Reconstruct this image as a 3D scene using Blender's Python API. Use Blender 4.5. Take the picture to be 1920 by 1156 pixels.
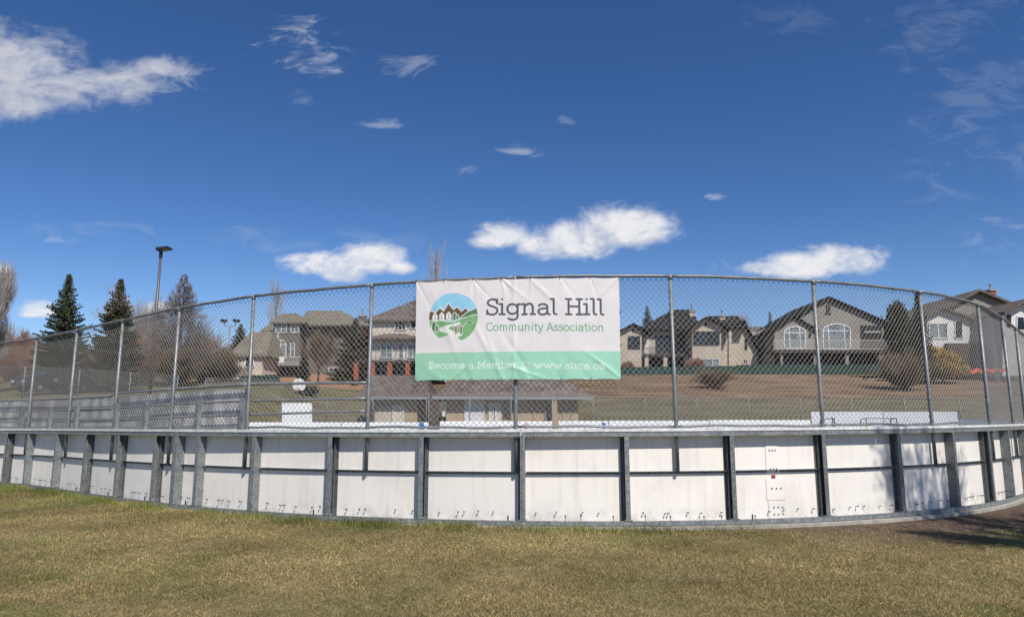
import bpy, math, random
import numpy as np
from mathutils import Vector, Matrix, noise
for o in list(bpy.data.objects): bpy.data.objects.remove(o)
C = bpy.context.scene.collection
SC = bpy.context.scene
R = math.radians
# ------------------------------------------------------------------ camera
F = 1300.0; HOR = 781.0; EYE = 1.27
PITCH = math.atan((HOR-578)/F)
cd = bpy.data.cameras.new('camera'); cam = bpy.data.objects.new('camera', cd); C.objects.link(cam)
cd.sensor_width = 36; cd.lens = 36*F/1920; cd.clip_start = .05; cd.clip_end = 3000
cam.location = (0, 0, EYE); cam.rotation_euler = (math.pi/2+PITCH, 0, 0); SC.camera = cam
SC.render.resolution_x = 1024; SC.render.resolution_y = 616
# ------------------------------------------------------------------ light
SUN_EL, SUN_AZ = R(50), R(26)          # azimuth: to the right of straight behind the camera
sdir = Vector((math.sin(SUN_AZ)*math.cos(SUN_EL), -math.cos(SUN_AZ)*math.cos(SUN_EL), math.sin(SUN_EL)))
sl = bpy.data.lights.new('sun', 'SUN'); so = bpy.data.objects.new('sun', sl); C.objects.link(so)
sl.energy = 5.0; sl.angle = R(.5); sl.color = (1, .955, .89)
so.rotation_euler = sdir.to_track_quat('Z', 'Y').to_euler()
SC.view_settings.view_transform = 'Standard'; SC.view_settings.look = 'None'
SC.view_settings.exposure = 0.0; SC.view_settings.gamma = 1
w = bpy.data.worlds.new('World'); SC.world = w; w.use_nodes = True
nt = w.node_tree; nt.nodes.clear()
class G:
    """tiny helper for math nodes"""
    def __init__(s, nt): s.nt = nt
    def new(s, t, **k):
        n = s.nt.nodes.new(t)
        for a, v in k.items(): setattr(n, a, v)
        return n
    def put(s, sock, v):
        if hasattr(v, 'is_linked') or hasattr(v, 'links'): s.nt.links.new(v, sock)
        else: sock.default_value = v
    def m(s, op, a, b=0.0, c=0.0, clamp=False):
        n = s.new('ShaderNodeMath', operation=op); n.use_clamp = clamp
        s.put(n.inputs[0], a); s.put(n.inputs[1], b); s.put(n.inputs[2], c); return n.outputs[0]
    def xyz(s, a, b, c):
        n = s.new('ShaderNodeCombineXYZ'); s.put(n.inputs[0], a); s.put(n.inputs[1], b); s.put(n.inputs[2], c); return n.outputs[0]
    def sep(s, v):
        n = s.new('ShaderNodeSeparateXYZ'); s.put(n.inputs[0], v); return n.outputs
    def noise(s, v, scale, detail=4, rough=.5, dist=0):
        n = s.new('ShaderNodeTexNoise'); s.put(n.inputs['Vector'], v); n.inputs['Scale'].default_value = scale
        n.inputs['Detail'].default_value = detail; n.inputs['Roughness'].default_value = rough
        n.inputs['Distortion'].default_value = dist; return n.outputs[0]
    def ss(s, x, a, b):
        n = s.new('ShaderNodeMapRange', interpolation_type='SMOOTHSTEP'); s.put(n.inputs[0], x)
        s.put(n.inputs[1], a); s.put(n.inputs[2], b); n.inputs[3].default_value = 0; n.inputs[4].default_value = 1; return n.outputs[0]
    def lin(s, x, a, b, c=0, d=1):
        n = s.new('ShaderNodeMapRange'); s.put(n.inputs[0], x)
        for i, q in enumerate((a, b, c, d)): s.put(n.inputs[i+1], q)
        return n.outputs[0]
    def mix(s, f, a, b, mode='MIX'):
        n = s.new('ShaderNodeMix', data_type='RGBA', blend_type=mode); s.put(n.inputs[0], f)
        for k, q in ((6, a), (7, b)):
            if isinstance(q, tuple) and len(q) == 3: q = q+(1,)
            s.put(n.inputs[k], q)
        return n.outputs[2]
def ray(px, py):
    u = (px-960)/F; v = (578-py)/F; ct, st = math.cos(PITCH), math.sin(PITCH)
    return (u, ct-v*st, st+v*ct)
g = G(nt)
sky = g.new('ShaderNodeTexSky', sky_type='NISHITA'); sky.sun_disc = False
sky.sun_elevation = SUN_EL; sky.sun_rotation = math.pi-SUN_AZ; sky.altitude = 1100; sky.air_density = .95; sky.dust_density = .25; sky.ozone_density = 2.2
tc = g.new('ShaderNodeTexCoord'); X, Y, Z = g.sep(tc.outputs['Generated'])
Yc = g.m('MAXIMUM', Y, .05); U = g.m('DIVIDE', X, Yc); W = g.m('DIVIDE', Z, Yc)
front = g.ss(Y, .08, .3)
def dens(U, W, full=True):
    v = g.xyz(U, g.m('MULTIPLY', W, 1.55), 0.0)
    n1 = g.noise(v, 11, 9, .66, .6); n2 = g.noise(v, 34, 6, .65, .3)
    n = g.m('ADD', g.m('MULTIPLY', n1, .7), g.m('MULTIPLY', n2, .3)); n = g.m('SUBTRACT', n, .5)
    out = None
    # px, py, half width, half height up, half height down, strength (puffy)
    for (px, py, a, bt, bb, k) in CL:
        d = ray(px, py); u0, w0 = d[0]/d[1], d[2]/d[1]
        a_, t_, b_ = a/F*1.04, bt/F*1.04, bb/F*1.04
        du = g.m('DIVIDE', g.m('SUBTRACT', U, u0), a_); dw = g.m('SUBTRACT', W, w0)
        up = g.m('DIVIDE', g.m('MAXIMUM', dw, 0.0), t_); dn = g.m('DIVIDE', g.m('MINIMUM', dw, 0.0), b_)
        r2 = g.m('ADD', g.m('MULTIPLY', du, du), g.m('ADD', g.m('MULTIPLY', up, up), g.m('MULTIPLY', dn, dn)))
        r = g.m('MULTIPLY', g.m('SUBTRACT', 1.0, g.m('SQRT', r2)), k)
        out = r if out is None else g.m('SMOOTH_MAX', out, r, .12)
    raw = out; out = g.m('MINIMUM', out, .42)
    return g.m('ADD', out, g.m('MULTIPLY', n, 2.2)), n, raw
CL = [(1165, 432, 100, 50, 34, 1.0), (1080, 446, 80, 40, 42, 1.0), (1020, 462, 60, 28, 26, .9), (935, 448, 55, 34, 18, .75), (1215, 420, 52, 26, 22, .8),
      (690, 485, 70, 34, 30, 1.0), (615, 495, 80, 26, 22, .9), (640, 510, 60, 16, 20, .8), (575, 484, 55, 14, 12, .7), (745, 500, 32, 13, 12, .6),
      (1585, 488, 85, 34, 30, 1.0), (1500, 500, 85, 30, 24, .9), (1440, 505, 50, 18, 14, .8),
      (20, 135, 150, 80, 84, 1.1), (-80, 140, 160, 110, 100, 1.0), (130, 160, 90, 44, 44, .62), (215, 150, 80, 36, 40, .5), (300, 132, 62, 22, 26, .42), (40, 195, 70, 30, 28, .7),
      (70, 585, 42, 22, 12, .9), (300, 582, 34, 18, 12, .9), (8, 505, 18, 14, 12, .6)]
D1, n1, r1_ = dens(U, W); D2, n2_, r2_ = dens(g.m('ADD', U, .009), g.m('ADD', W, .034))
alpha = g.m('MULTIPLY', g.ss(D1, -.20, .62), front)
edge = g.ss(D1, .0, .55)
shv = g.m('ADD', .22, g.m('ADD', g.m('MULTIPLY', g.m('SUBTRACT', r2_, r1_), .55), g.m('MULTIPLY', g.m('SUBTRACT', n2_, n1), 3.4)), clamp=True)
shade = g.m('MULTIPLY', shv, edge)
# thin wisps
vw = g.xyz(g.m('ADD', U, g.m('MULTIPLY', W, -.25)), g.m('MULTIPLY', W, 2.2), .37)
wn = g.noise(vw, 12, 8, .66, .7); wn2 = g.noise(vw, 2.2, 3, .5)
wisp = None; nz4 = g.m('MULTIPLY', g.m('SUBTRACT', wn, .53), 8.0)
for (px, py, a, b, k) in [(580, 88, 112, 60, .5), (760, 122, 75, 34, .3), (735, 232, 60, 13, .4), (985, 282, 52, 17, .42), (1060, 228, 28, 16, .45), (1338, 369, 24, 9, .8),
                          (115, 450, 50, 12, .5), (875, 320, 30, 12, .25), (1830, 170, 200, 330, .11), (1890, 440, 90, 50, .26), (560, 450, 240, 30, .12), (150, 430, 200, 18, .12), (575, 180, 50, 20, .16), (1810, 245, 60, 16, .2), (1480, 30, 100, 60, .07), (280, 155, 110, 44, .4), (1380, 500, 60, 22, .2)]:
    d = ray(px, py); u0, w0 = d[0]/d[1], d[2]/d[1]
    du = g.m('DIVIDE', g.m('SUBTRACT', U, u0), a/F); dw = g.m('DIVIDE', g.m('SUBTRACT', W, w0), b/F)
    r2 = g.m('ADD', g.m('MULTIPLY', du, du), g.m('MULTIPLY', dw, dw))
    rr_ = g.m('ADD', g.m('SUBTRACT', 1.0, r2), nz4)
    r = g.m('MULTIPLY', g.ss(rr_, .15, 1.9), k)
    wisp = r if wisp is None else g.m('MAXIMUM', wisp, r)
wa = g.m('MULTIPLY', wisp, front)
skyc = g.mix(1.0, sky.outputs[0], (.82, .92, 1.13), 'MULTIPLY')
gm = g.new('ShaderNodeHueSaturation'); gm.inputs['Saturation'].default_value = 1.12; g.put(gm.inputs['Color'], skyc); gm.inputs['Value'].default_value = 1.0
skyc = gm.outputs[0]
low_ = g.m('MULTIPLY', g.ss(W, .62, .05), g.lin(U, -.9, .6, 1.0, .72)); skyc = g.mix(g.m('MULTIPLY', low_, .8), skyc, g.mix(1.0, skyc, (1.16, 1.12, 1.10), 'MULTIPLY'))
skyc = g.mix(g.m('MULTIPLY', g.ss(W, .34, .02), .9), skyc, g.mix(1.0, skyc, (1.42, 1.26, 1.10), 'MULTIPLY'))
cl = g.mix(shade, (9.3, 9.3, 9.5), (4.3, 4.7, 5.8)); cl = g.mix(g.m('MULTIPLY', g.ss(W, .36, .46), .8), cl, (5.2, 5.5, 6.6))
c1 = g.mix(g.m('MULTIPLY', wa, .85, clamp=True), skyc, (7.5, 7.9, 8.6))
c2 = g.mix(alpha, c1, cl)
bg = g.new('ShaderNodeBackground'); g.put(bg.inputs[0], c2); bg.inputs[1].default_value = .092
wo = g.new('ShaderNodeOutputWorld'); nt.links.new(bg.outputs[0], wo.inputs[0])
w.cycles.sampling_method = 'MANUAL'; w.cycles.sample_map_resolution = 512
# ------------------------------------------------------------------ materials
def mat(name, c, rough=.7, metal=0.0, c2=None, scale=3.0, detail=5, bump=0.0, bscale=None, stretch=(1, 1, 1), lo=.35, hi=.65, spec=.5, attr=None):
    m = bpy.data.materials.new(name); m.use_nodes = True; t = m.node_tree; b = t.nodes['Principled BSDF']; q = G(t)
    b.inputs['Roughness'].default_value = rough; b.inputs['Metallic'].default_value = metal
    b.inputs['Specular IOR Level'].default_value = spec; b.inputs['Base Color'].default_value = tuple(c)+(1,)
    geo = q.new('ShaderNodeNewGeometry'); mp = q.new('ShaderNodeMapping'); q.put(mp.inputs[0], geo.outputs['Position']); mp.inputs['Scale'].default_value = stretch
    col = tuple(c)
    if attr:
        a = q.new('ShaderNodeVertexColor'); a.layer_name = attr; col = a.outputs[0]; q.put(b.inputs['Base Color'], col)
    if c2 is not None:
        n = q.noise(mp.outputs[0], scale, detail, .6); f = q.ss(n, lo, hi)
        if attr:
            col = q.mix(f, col, tuple(c2), 'MULTIPLY')
        else: col = q.mix(f, col, tuple(c2))
        q.put(b.inputs['Base Color'], col)
    if bump:
        n = q.noise(mp.outputs[0], bscale or scale*4, 4, .6); bn = q.new('ShaderNodeBump'); bn.inputs['Strength'].default_value = bump
        bn.inputs['Distance'].default_value = .02; q.put(bn.inputs['Height'], n); q.put(b.inputs['Normal'], bn.outputs[0])
    m['q'] = 1
    return m
M = {}
def galv(name, c, c2):
    m = bpy.data.materials.new(name); m.use_nodes = True; t = m.node_tree; b = t.nodes['Principled BSDF']; q = G(t)
    geo = q.new('ShaderNodeNewGeometry'); P = geo.outputs['Position']
    vo = q.new('ShaderNodeTexVoronoi'); q.put(vo.inputs['Vector'], P); vo.inputs['Scale'].default_value = 55
    x, y, z = q.sep(vo.outputs['Color'])
    n = q.noise(P, 9, 6, .65)
    f = q.m('ADD', q.m('MULTIPLY', x, .45), q.m('MULTIPLY', n, .9)); f = q.ss(f, .4, .95)
    n3 = q.noise(P, 28, 4, .7); sp = q.ss(n3, .62, .74)
    col = q.mix(f, c, c2); col = q.mix(q.m('MULTIPLY', sp, .55), col, (.55, .57, .57))
    q.put(b.inputs['Base Color'], col); b.inputs['Metallic'].default_value = .35
    q.put(b.inputs['Roughness'], q.lin(n, .3, .7, .38, .62)); return m
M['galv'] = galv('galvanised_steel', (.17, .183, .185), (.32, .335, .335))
M['galvd'] = galv('darker_galvanised_steel', (.135, .147, .148), (.25, .26, .262))  # darker copy of galv, used partly for the shaded right-hand posts
M['pipe'] = galv('galvanised_pipe', (.155, .165, .17), (.25, .26, .265)); M['pipefar'] = mat('grey_pipe_far', (.20, .20, .195), .6); M['angle'] = galv('dark_strip_steel', (.10, .107, .107), (.18, .19, .19))  # angle: darkest steel, for the strip beside the board posts
M['wire'] = mat('galvanised_wire', (.31, .295, .27), .55, .2)
M['wirefar'] = mat('old_galvanised_wire', (.30, .29, .27), .6, .3)
M['bolt'] = mat('dark_bolt_steel', (.05, .047, .045), .45, .7)
M['rust'] = mat('rusty_steel', (.17, .085, .045), .8)
M['red'] = mat('red_paint', (.30, .035, .025), .6)
M['tie'] = mat('black_cable_tie', (.01, .01, .01), .5)
def panelmat(name, base):
    m = bpy.data.materials.new(name); m.use_nodes = True; t = m.node_tree; b = t.nodes['Principled BSDF']; q = G(t)
    geo = q.new('ShaderNodeNewGeometry'); P = geo.outputs['Position']; x, y, z = q.sep(P)
    st = q.noise(q.xyz(q.m('MULTIPLY', x, 14.0), q.m('MULTIPLY', y, 14.0), q.m('MULTIPLY', z, .9)), 1.0, 5, .6)
    bl = q.noise(P, 1.6, 5, .6); fn = q.noise(P, 60, 3, .6)
    col = q.mix(q.m('MULTIPLY', q.ss(st, .46, .8), .42), base, (.52, .50, .47))
    col = q.mix(q.m('MULTIPLY', q.ss(bl, .47, .75), .42), col, (.62, .57, .54))
    low = q.m('MULTIPLY', q.lin(z, .05, .22, 1.0, 0.0), q.ss(q.noise(P, 7, 5, .7), .4, .7))
    col = q.mix(q.m('MULTIPLY', low, .65, clamp=True), col, (.42, .36, .28))
    col = q.mix(q.m('MULTIPLY', q.ss(fn, .66, .74), .3), col, (.4, .38, .35))
    oi = q.new('ShaderNodeObjectInfo'); col = q.mix(q.m('MULTIPLY', oi.outputs['Random'], .30), col, (.70, .655, .60)); q.put(b.inputs['Base Color'], col); b.inputs['Roughness'].default_value = .42
    bn = q.new('ShaderNodeBump'); bn.inputs['Strength'].default_value = .25; bn.inputs['Distance'].default_value = .03
    q.put(bn.inputs['Height'], q.noise(P, 2.2, 3, .5)); q.put(b.inputs['Normal'], bn.outputs[0]); return m
M['hdpe'] = panelmat('weathered_white_board', (.89, .83, .745))
M['hdpe2'] = mat('white_cap_plastic', (.80, .79, .77), .4, 0, (.6, .58, .54), 12)
M['ply'] = mat('mottled_grey_white_sheet', (.33, .335, .345), .35, 0, (.66, .66, .66), 4.5, 6, .3, 8, (1, 1, .45), .42, .62)  # two grey tones mottled in upright streaks
M['concrete'] = mat('concrete', (.42, .39, .34), .9, 0, (.30, .27, .23), 9, 6, .5, 40)
M['asphalt'] = mat('rink_asphalt', (.20, .20, .20), .9, 0, (.15, .15, .15), 2)
def shing(name, c, c2, s=1.0, mortar=(.03, .03, .03)):
    m = bpy.data.materials.new(name); m.use_nodes = True; t = m.node_tree; b = t.nodes['Principled BSDF']; q = G(t)
    geo = q.new('ShaderNodeNewGeometry'); P = geo.outputs['Position']; x, y, z = q.sep(P)
    br = q.new('ShaderNodeTexBrick'); q.put(br.inputs['Vector'], q.xyz(x, q.m('MULTIPLY', z, 1.4), 0.0))
    br.inputs['Scale'].default_value = 1/s; br.inputs['Brick Width'].default_value = .42; br.inputs['Row Height'].default_value = .24; br.inputs['Mortar Size'].default_value = .02
    br.inputs['Color1'].default_value = tuple(c)+(1,); br.inputs['Color2'].default_value = tuple(c2)+(1,); br.inputs['Mortar'].default_value = mortar+(1,)
    n = q.noise(P, 1.1, 5, .7); n2 = q.noise(P, 9, 3, .6)
    col = q.mix(q.m('MULTIPLY', q.ss(n, .35, .7), .4), br.outputs[0], tuple(v*1.5 for v in c2)); col = q.mix(q.m('MULTIPLY', q.ss(n2, .5, .7), .45), col, tuple(v*.6 for v in c))
    q.put(b.inputs['Base Color'], col); b.inputs['Roughness'].default_value = .9; b.inputs['Specular IOR Level'].default_value = .15; return m
M['roof_taupe'] = shing('taupe_shingles', (.165, .142, .105), (.225, .195, .15)); M['roof_brown'] = shing('weathered_brown_shingles', (.10, .08, .068), (.165, .135, .115))
M['roof_dark'] = shing('charcoal_shingles', (.011, .010, .011), (.022, .020, .021)); M['roof_grey'] = shing('grey_cedar_shingles', (.12, .098, .08), (.20, .17, .145), .8)
M['stucco_grey'] = mat('grey_brown_stucco', (.125, .108, .088), .9, 0, (.155, .135, .11), .8, 5, .3, 14)
M['stucco_taupe'] = mat('taupe_stucco', (.24, .212, .18), .9, 0, (.285, .255, .217), .8, 5, .3, 14)
M['stucco_beige'] = mat('beige_stucco', (.44, .375, .29), .9, 0, (.50, .43, .34), .8, 5, .3, 14)
M['stucco_cream'] = mat('cream_stucco', (.52, .45, .37), .9, 0, (.60, .53, .44), .7, 5, .3, 14)
M['stucco_white'] = mat('white_stucco', (.62, .60, .57), .9, 0, (.70, .68, .65), .8, 5, .3, 14)
M['stucco_tan'] = mat('tan_block', (.40, .29, .185), .9, 0, (.46, .34, .225), 1.2, 5, .3, 14)
M['trim_white'] = mat('white_trim', (.74, .73, .71), .5); M['trim_dark'] = mat('dark_brown_trim', (.045, .035, .03), .6)
M['trim_grey'] = mat('grey_metal_fascia', (.32, .32, .33), .5, .2); M['door_white'] = mat('pale_door', (.66, .62, .55), .5)
M['shutter'] = mat('white_roller_shutter', (.72, .73, .74), .45, 0, (.6, .61, .62), 1, 2, 0, None, (.01, .01, 12), .45, .55)
M['brick_red'] = mat('red_brick', (.36, .09, .05), .9, 0, (.26, .07, .045), 6); M['wood_dark'] = mat('dark_brown_wood', (.06, .035, .028), .8, 0, (.09, .05, .04), 2)
M['glass'] = mat('window_glass', (.02, .026, .028), .12, 0, (.045, .055, .058), .6, 2, spec=.28); M['glassl'] = mat('curtained_window_glass', (.24, .28, .28), .15, 0, (.14, .17, .18), .9, 3, spec=.3)
M['dark'] = mat('painted_shade', (.02, .019, .018), .9)  # near-black colour standing in for shade in recesses and below balconies
M['iron'] = mat('railing_metal', (.55, .52, .48), .6, .1); M['irond'] = mat('dark_railing_metal', (.06, .055, .05), .6, .3)
M['greenf'] = mat('dark_green_fence_sheet', (.004, .045, .032), .6, 0, (.006, .03, .022), 1.5); M['greenp'] = mat('green_post', (.003, .03, .022), .6)
M['bark'] = mat('bark', (.13, .105, .085), .95, 0, (.07, .055, .045), 6, 5, .5, 20); M['twig'] = mat('grey_twigs', (.24, .205, .18), .9); M['twigb'] = mat('red_brown_twigs', (.36, .20, .14), .9)
M['twigp'] = mat('pale_twigs', (.42, .385, .35), .9); M['twigw'] = mat('warm_brown_twigs', (.20, .145, .085), .9)
M['needle'] = mat('spruce_needles', (.038, .06, .03), .8, 0, (.10, .11, .05), 1.4, 4, 0, None, (1, 1, 1), .4, .62); M['needle2'] = mat('brownish_spruce_needles', (.045, .058, .026), .8, 0, (.135, .105, .05), 1.1, 4, 0, None, (1, 1, 1), .4, .6)
M['needle3'] = mat('dark_juniper', (.022, .035, .02), .85, 0, (.045, .06, .03), 1.4); M['yellow'] = mat('golden_leaves', (.46, .27, .03), .8, 0, (.16, .13, .02), 1.1, 5, 0, None, (1, 1, 1), .45, .7)
M['leaf'] = mat('young_leaves', (.08, .12, .03), .7, 0, (.05, .08, .02), 2); M['orange'] = mat('orange_plastic_mesh', (.85, .16, .06), .6)
M['black'] = mat('black_metal', (.02, .02, .02), .5); M['lens'] = mat('lamp_lens', (.25, .22, .16), .2); M['bronze'] = mat('dark_bronze_pole', (.12, .10, .095), .45, .3)
M['blue'] = mat('blue_paint', (.02, .16, .45), .5); M['pink'] = mat('faded_red_paint', (.70, .45, .48), .5); M['net'] = mat('white_net', (.6, .6, .58), .8)
M['carp'] = mat('dark_car_paint', (.02, .02, .025), .2, .3); M['chrome'] = mat('pale_headlight', (.75, .75, .75), .1, .6); M['tyre'] = mat('tyre', (.015, .015, .015), .9)
# ------------------------------------------------------------------ mesh builder
class MB:
    def __init__(s): s.v = []; s.f = []; s.c = []
    def add(s, vs, fs):
        n = len(s.v); s.v += [tuple(p) for p in vs]; s.f += [tuple(i+n for i in f) for f in fs]; return s
    def box(s, x0, x1, y0, y1, z0, z1):
        return s.add([(x0,y0,z0),(x1,y0,z0),(x1,y1,z0),(x0,y1,z0),(x0,y0,z1),(x1,y0,z1),(x1,y1,z1),(x0,y1,z1)],
                     [(0,3,2,1),(4,5,6,7),(0,1,5,4),(1,2,6,5),(2,3,7,6),(3,0,4,7)])
    def hexa(s, a, b):   # two quads a (bottom) b (top)
        return s.add(list(a)+list(b), [(0,3,2,1),(4,5,6,7),(0,1,5,4),(1,2,6,5),(2,3,7,6),(3,0,4,7)])
    def prism(s, poly, y0, y1):   # poly of (x,z) counter-clockwise seen from the front
        n = len(poly); vs = [(x, y0, z) for x, z in poly]+[(x, y1, z) for x, z in poly]
        return s.add(vs, [tuple(range(n)), tuple(range(2*n-1, n-1, -1))]+[((i+1) % n, i, i+n, (i+1) % n+n) for i in range(n)])
    def tube(s, pts, r, n=6, r1=None, cap=True):
        pts = [Vector(p) for p in pts]; m = len(pts); r1 = r if r1 is None else r1; base = len(s.v)
        up = None
        for i, p in enumerate(pts):
            d = (pts[min(i+1, m-1)]-pts[max(i-1, 0)]).normalized()
            if up is None:
                up = Vector((0,0,1)) if abs(d.z) < .9 else Vector((1,0,0))
            a = d.cross(up).normalized(); b = a.cross(d).normalized(); up = b
            rr = r+(r1-r)*i/max(m-1, 1)
            for k in range(n):
                t = 2*math.pi*k/n; s.v.append(tuple(p+a*rr*math.cos(t)+b*rr*math.sin(t)))
        for i in range(m-1):
            for k in range(n):
                k2 = (k+1) % n; s.f.append((base+i*n+k, base+i*n+k2, base+(i+1)*n+k2, base+(i+1)*n+k))
        if cap and n > 2:
            s.f.append(tuple(base+k for k in range(n-1, -1, -1))); s.f.append(tuple(base+(m-1)*n+k for k in range(n)))
        return s
    def build(s, name, m, parent=None, smooth=False, local=False, bevel=0):
        me = bpy.data.meshes.new(name); off = Vector((0,0,0)) if (parent is None or local) else wloc(parent)
        vs = s.v if off.length == 0 else [(x-off.x, y-off.y, z-off.z) for x, y, z in s.v]
        me.from_pydata(vs, [], s.f)
        if smooth: me.polygons.foreach_set('use_smooth', [True]*len(me.polygons))
        me.materials.append(m); me.update(); o = bpy.data.objects.new(name, me); C.objects.link(o)
        if parent: o.parent = parent
        if bevel:
            b = o.modifiers.new('bevel', 'BEVEL'); b.width = bevel; b.segments = 2; b.limit_method = 'ANGLE'
        return o
def wloc(o):
    p = Vector(o.location)
    while o.parent: o = o.parent; p += Vector(o.location)
    return p
def tag(o, label=None, cat=None, group=None, kind=None):
    if label: o['label'] = label
    if cat: o['category'] = cat
    if group: o['group'] = group
    if kind: o['kind'] = kind
    return o
def thing(name, label, cat, loc, group=None, rz=0):
    o = bpy.data.objects.new(name, None); C.objects.link(o); o.location = loc; o.rotation_euler = (0, 0, rz); o.empty_display_size = .2
    return tag(o, label, cat, group)
def numbuild(name, V, Fc, m, parent=None, smooth=False, colors=None):
    me = bpy.data.meshes.new(name); V = np.asarray(V, np.float32); Fc = np.asarray(Fc, np.int32); k = Fc.shape[1]
    if parent is not None: V = V-np.array(wloc(parent), np.float32)
    me.vertices.add(len(V)); me.vertices.foreach_set('co', V.ravel())
    me.loops.add(Fc.size); me.loops.foreach_set('vertex_index', Fc.ravel())
    me.polygons.add(len(Fc)); me.polygons.foreach_set('loop_start', np.arange(0, Fc.size, k, dtype=np.int32)); me.polygons.foreach_set('loop_total', np.full(len(Fc), k, np.int32))
    if smooth: me.polygons.foreach_set('use_smooth', np.ones(len(Fc), bool))
    me.update(calc_edges=True); me.validate()
    if colors is not None:
        a = me.color_attributes.new('col', 'FLOAT_COLOR', 'POINT'); cc = np.ones((len(V), 4), np.float32); cc[:, :3] = colors; a.data.foreach_set('color', cc.ravel())
    me.materials.append(m); o = bpy.data.objects.new(name, me); C.objects.link(o)
    if parent is not None: o.parent = parent
    return o
def tubes_np(P0, P1, r0, r1, n=3):
    """many straight tubes at once"""
    P0 = np.asarray(P0, float); P1 = np.asarray(P1, float); d = P1-P0; L = np.linalg.norm(d, axis=1, keepdims=True); d = d/np.maximum(L, 1e-9)
    up = np.where(np.abs(d[:, 2:3]) < .9, np.array([[0, 0, 1.]]), np.array([[1., 0, 0]])); a = np.cross(d, up); a /= np.linalg.norm(a, axis=1, keepdims=True); b = np.cross(a, d)
    r0 = np.broadcast_to(np.asarray(r0, float).reshape(-1, 1), (len(P0), 1)); r1 = np.broadcast_to(np.asarray(r1, float).reshape(-1, 1), (len(P0), 1))
    V = []
    for P, r in ((P0, r0), (P1, r1)):
        for k in range(n):
            t = 2*math.pi*k/n; V.append(P+a*r*math.cos(t)+b*r*math.sin(t))
    V = np.stack(V, 1).reshape(-1, 3); base = (np.arange(len(P0))*2*n)[:, None]
    Fs = [np.concatenate([base+k, base+(k+1) % n, base+n+(k+1) % n, base+n+k], 1) for k in range(n)]
    return V, np.stack(Fs, 1).reshape(-1, 4)
def pt(px, py, D):       # pixel of the photograph -> (x, z) on the vertical plane y = D
    d = ray(px, py); return (D*d[0]/d[1], EYE+D*d[2]/d[1])
def proj(P):
    x, y, z = P[0], P[1], P[2]-EYE; ct, st = math.cos(PITCH), math.sin(PITCH)
    f = y*ct+z*st; u = -y*st+z*ct; return 960+F*x/f, 578-F*u/f
# ------------------------------------------------------------------ the curve the boards stand on
bp = [(2,909),(42,912),(95,921),(150,929),(212,936),(281,945),(362,957),(468,966),(613,975),(787,981),(980,985),(1179,986),(1380,983),(1555,977),(1698,968),(1802,957),(1868,946),(1905,937)]
B = []
for px, py in bp:
    d = ray(px, py); t = -EYE/d[2]; B.append((d[0]*t, d[1]*t))
B = np.array(B); S = np.concatenate([[0], np.cumsum(np.hypot(*np.diff(B, axis=0).T))]); sm = (S-S.mean())/10
cx, cy = np.polyfit(sm, B[:, 0], 5), np.polyfit(sm, B[:, 1], 5)
ss_ = np.linspace(S[0]-.3, S[-1]+.3, 120); q_ = (ss_-S.mean())/10; CX, CY = np.polyval(cx, q_), np.polyval(cy, q_)
def ext(ax, ay, bx, by, n, turn):
    out = []; d = np.array([bx-ax, by-ay]); d /= np.linalg.norm(d); p = np.array([bx, by])
    for i in range(n):
        c, s = math.cos(turn), math.sin(turn); d = np.array([c*d[0]-s*d[1], s*d[0]+c*d[1]]); p = p+d*.25; out.append(p.copy())
    return out
L = ext(CX[6], CY[6], CX[0], CY[0], 60, 0.0)[::-1]; Rr = ext(CX[-9], CY[-9], CX[-1], CY[-1], 50, .002)
XY = np.vstack([np.array(L), np.stack([CX, CY], 1), np.array(Rr)]); SS = np.concatenate([[0], np.cumsum(np.hypot(*np.diff(XY, axis=0).T))])
def fr(s):
    x = np.interp(s, SS, XY[:, 0]); y = np.interp(s, SS, XY[:, 1]); e = .12
    tx = np.interp(s+e, SS, XY[:, 0])-np.interp(s-e, SS, XY[:, 0]); ty = np.interp(s+e, SS, XY[:, 1])-np.interp(s-e, SS, XY[:, 1]); l = math.hypot(tx, ty)
    return x, y, tx/l, ty/l
def at(s, n, z, ds=0.0):    # n = outwards, towards the viewer
    x, y, tx, ty = fr(s); return (x+ty*n+tx*ds, y-tx*n+ty*ds, z)
AZ = np.maximum.accumulate(XY[:, 0]/XY[:, 1])+np.arange(len(XY))*1e-6
def s_az(a): return float(np.interp(a, AZ, SS))
def s_px(px, py=805, n=0.0):
    d = ray(px, py); s = s_az(d[0]/d[1])
    for _ in range(6):
        x, y, z = at(s, n, 0); s += s_az(d[0]/d[1])-s_az(x/y)
    return s
def sz_px(px, py, n=0.0):
    s = s_px(px, py, n); x, y, _ = at(s, n, 0); d = ray(px, py); return s, EYE+d[2]*y/d[1]
# heights of the steel rail's lower edge and of the fence top, read along the curve
print("XY", XY[:3], XY[-3:])
rl = [sz_px(*p) for p in [(2,812),(95,813),(212,815),(362,817),(468,818),(613,818.5),(787,818.5),(980,818),(1179,818),(1380,816.5),(1555,814),(1698,812),(1802,809),(1868,807)]]
zr_c = np.polyfit([a for a, b in rl], [b for a, b in rl], 2); rs = [a for a, b in rl]
def zr(s): return float(np.polyval(zr_c, min(max(s, rs[0]), rs[-1])))
tl = [sz_px(p[0], p[1]+2, -.06) for p in [(1,641),(72,631),(140,616),(229,600),(333,575),(470,553),(695,532),(965,517),(1265,515),(1530,524),(1726,545),(1838,567),(1879,592),(1902,612),(1920,625)]]
ts = np.array([a for a, b in tl]); tz = np.array([b for a, b in tl])
tz_s = np.convolve(np.pad(tz, 1, mode='edge'), [.25, .5, .25], 'valid'); tz_s[0] = tz[0]; tz_s[-1] = tz[-1]
def zt(s): return float(np.interp(s, ts, tz_s))
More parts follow.
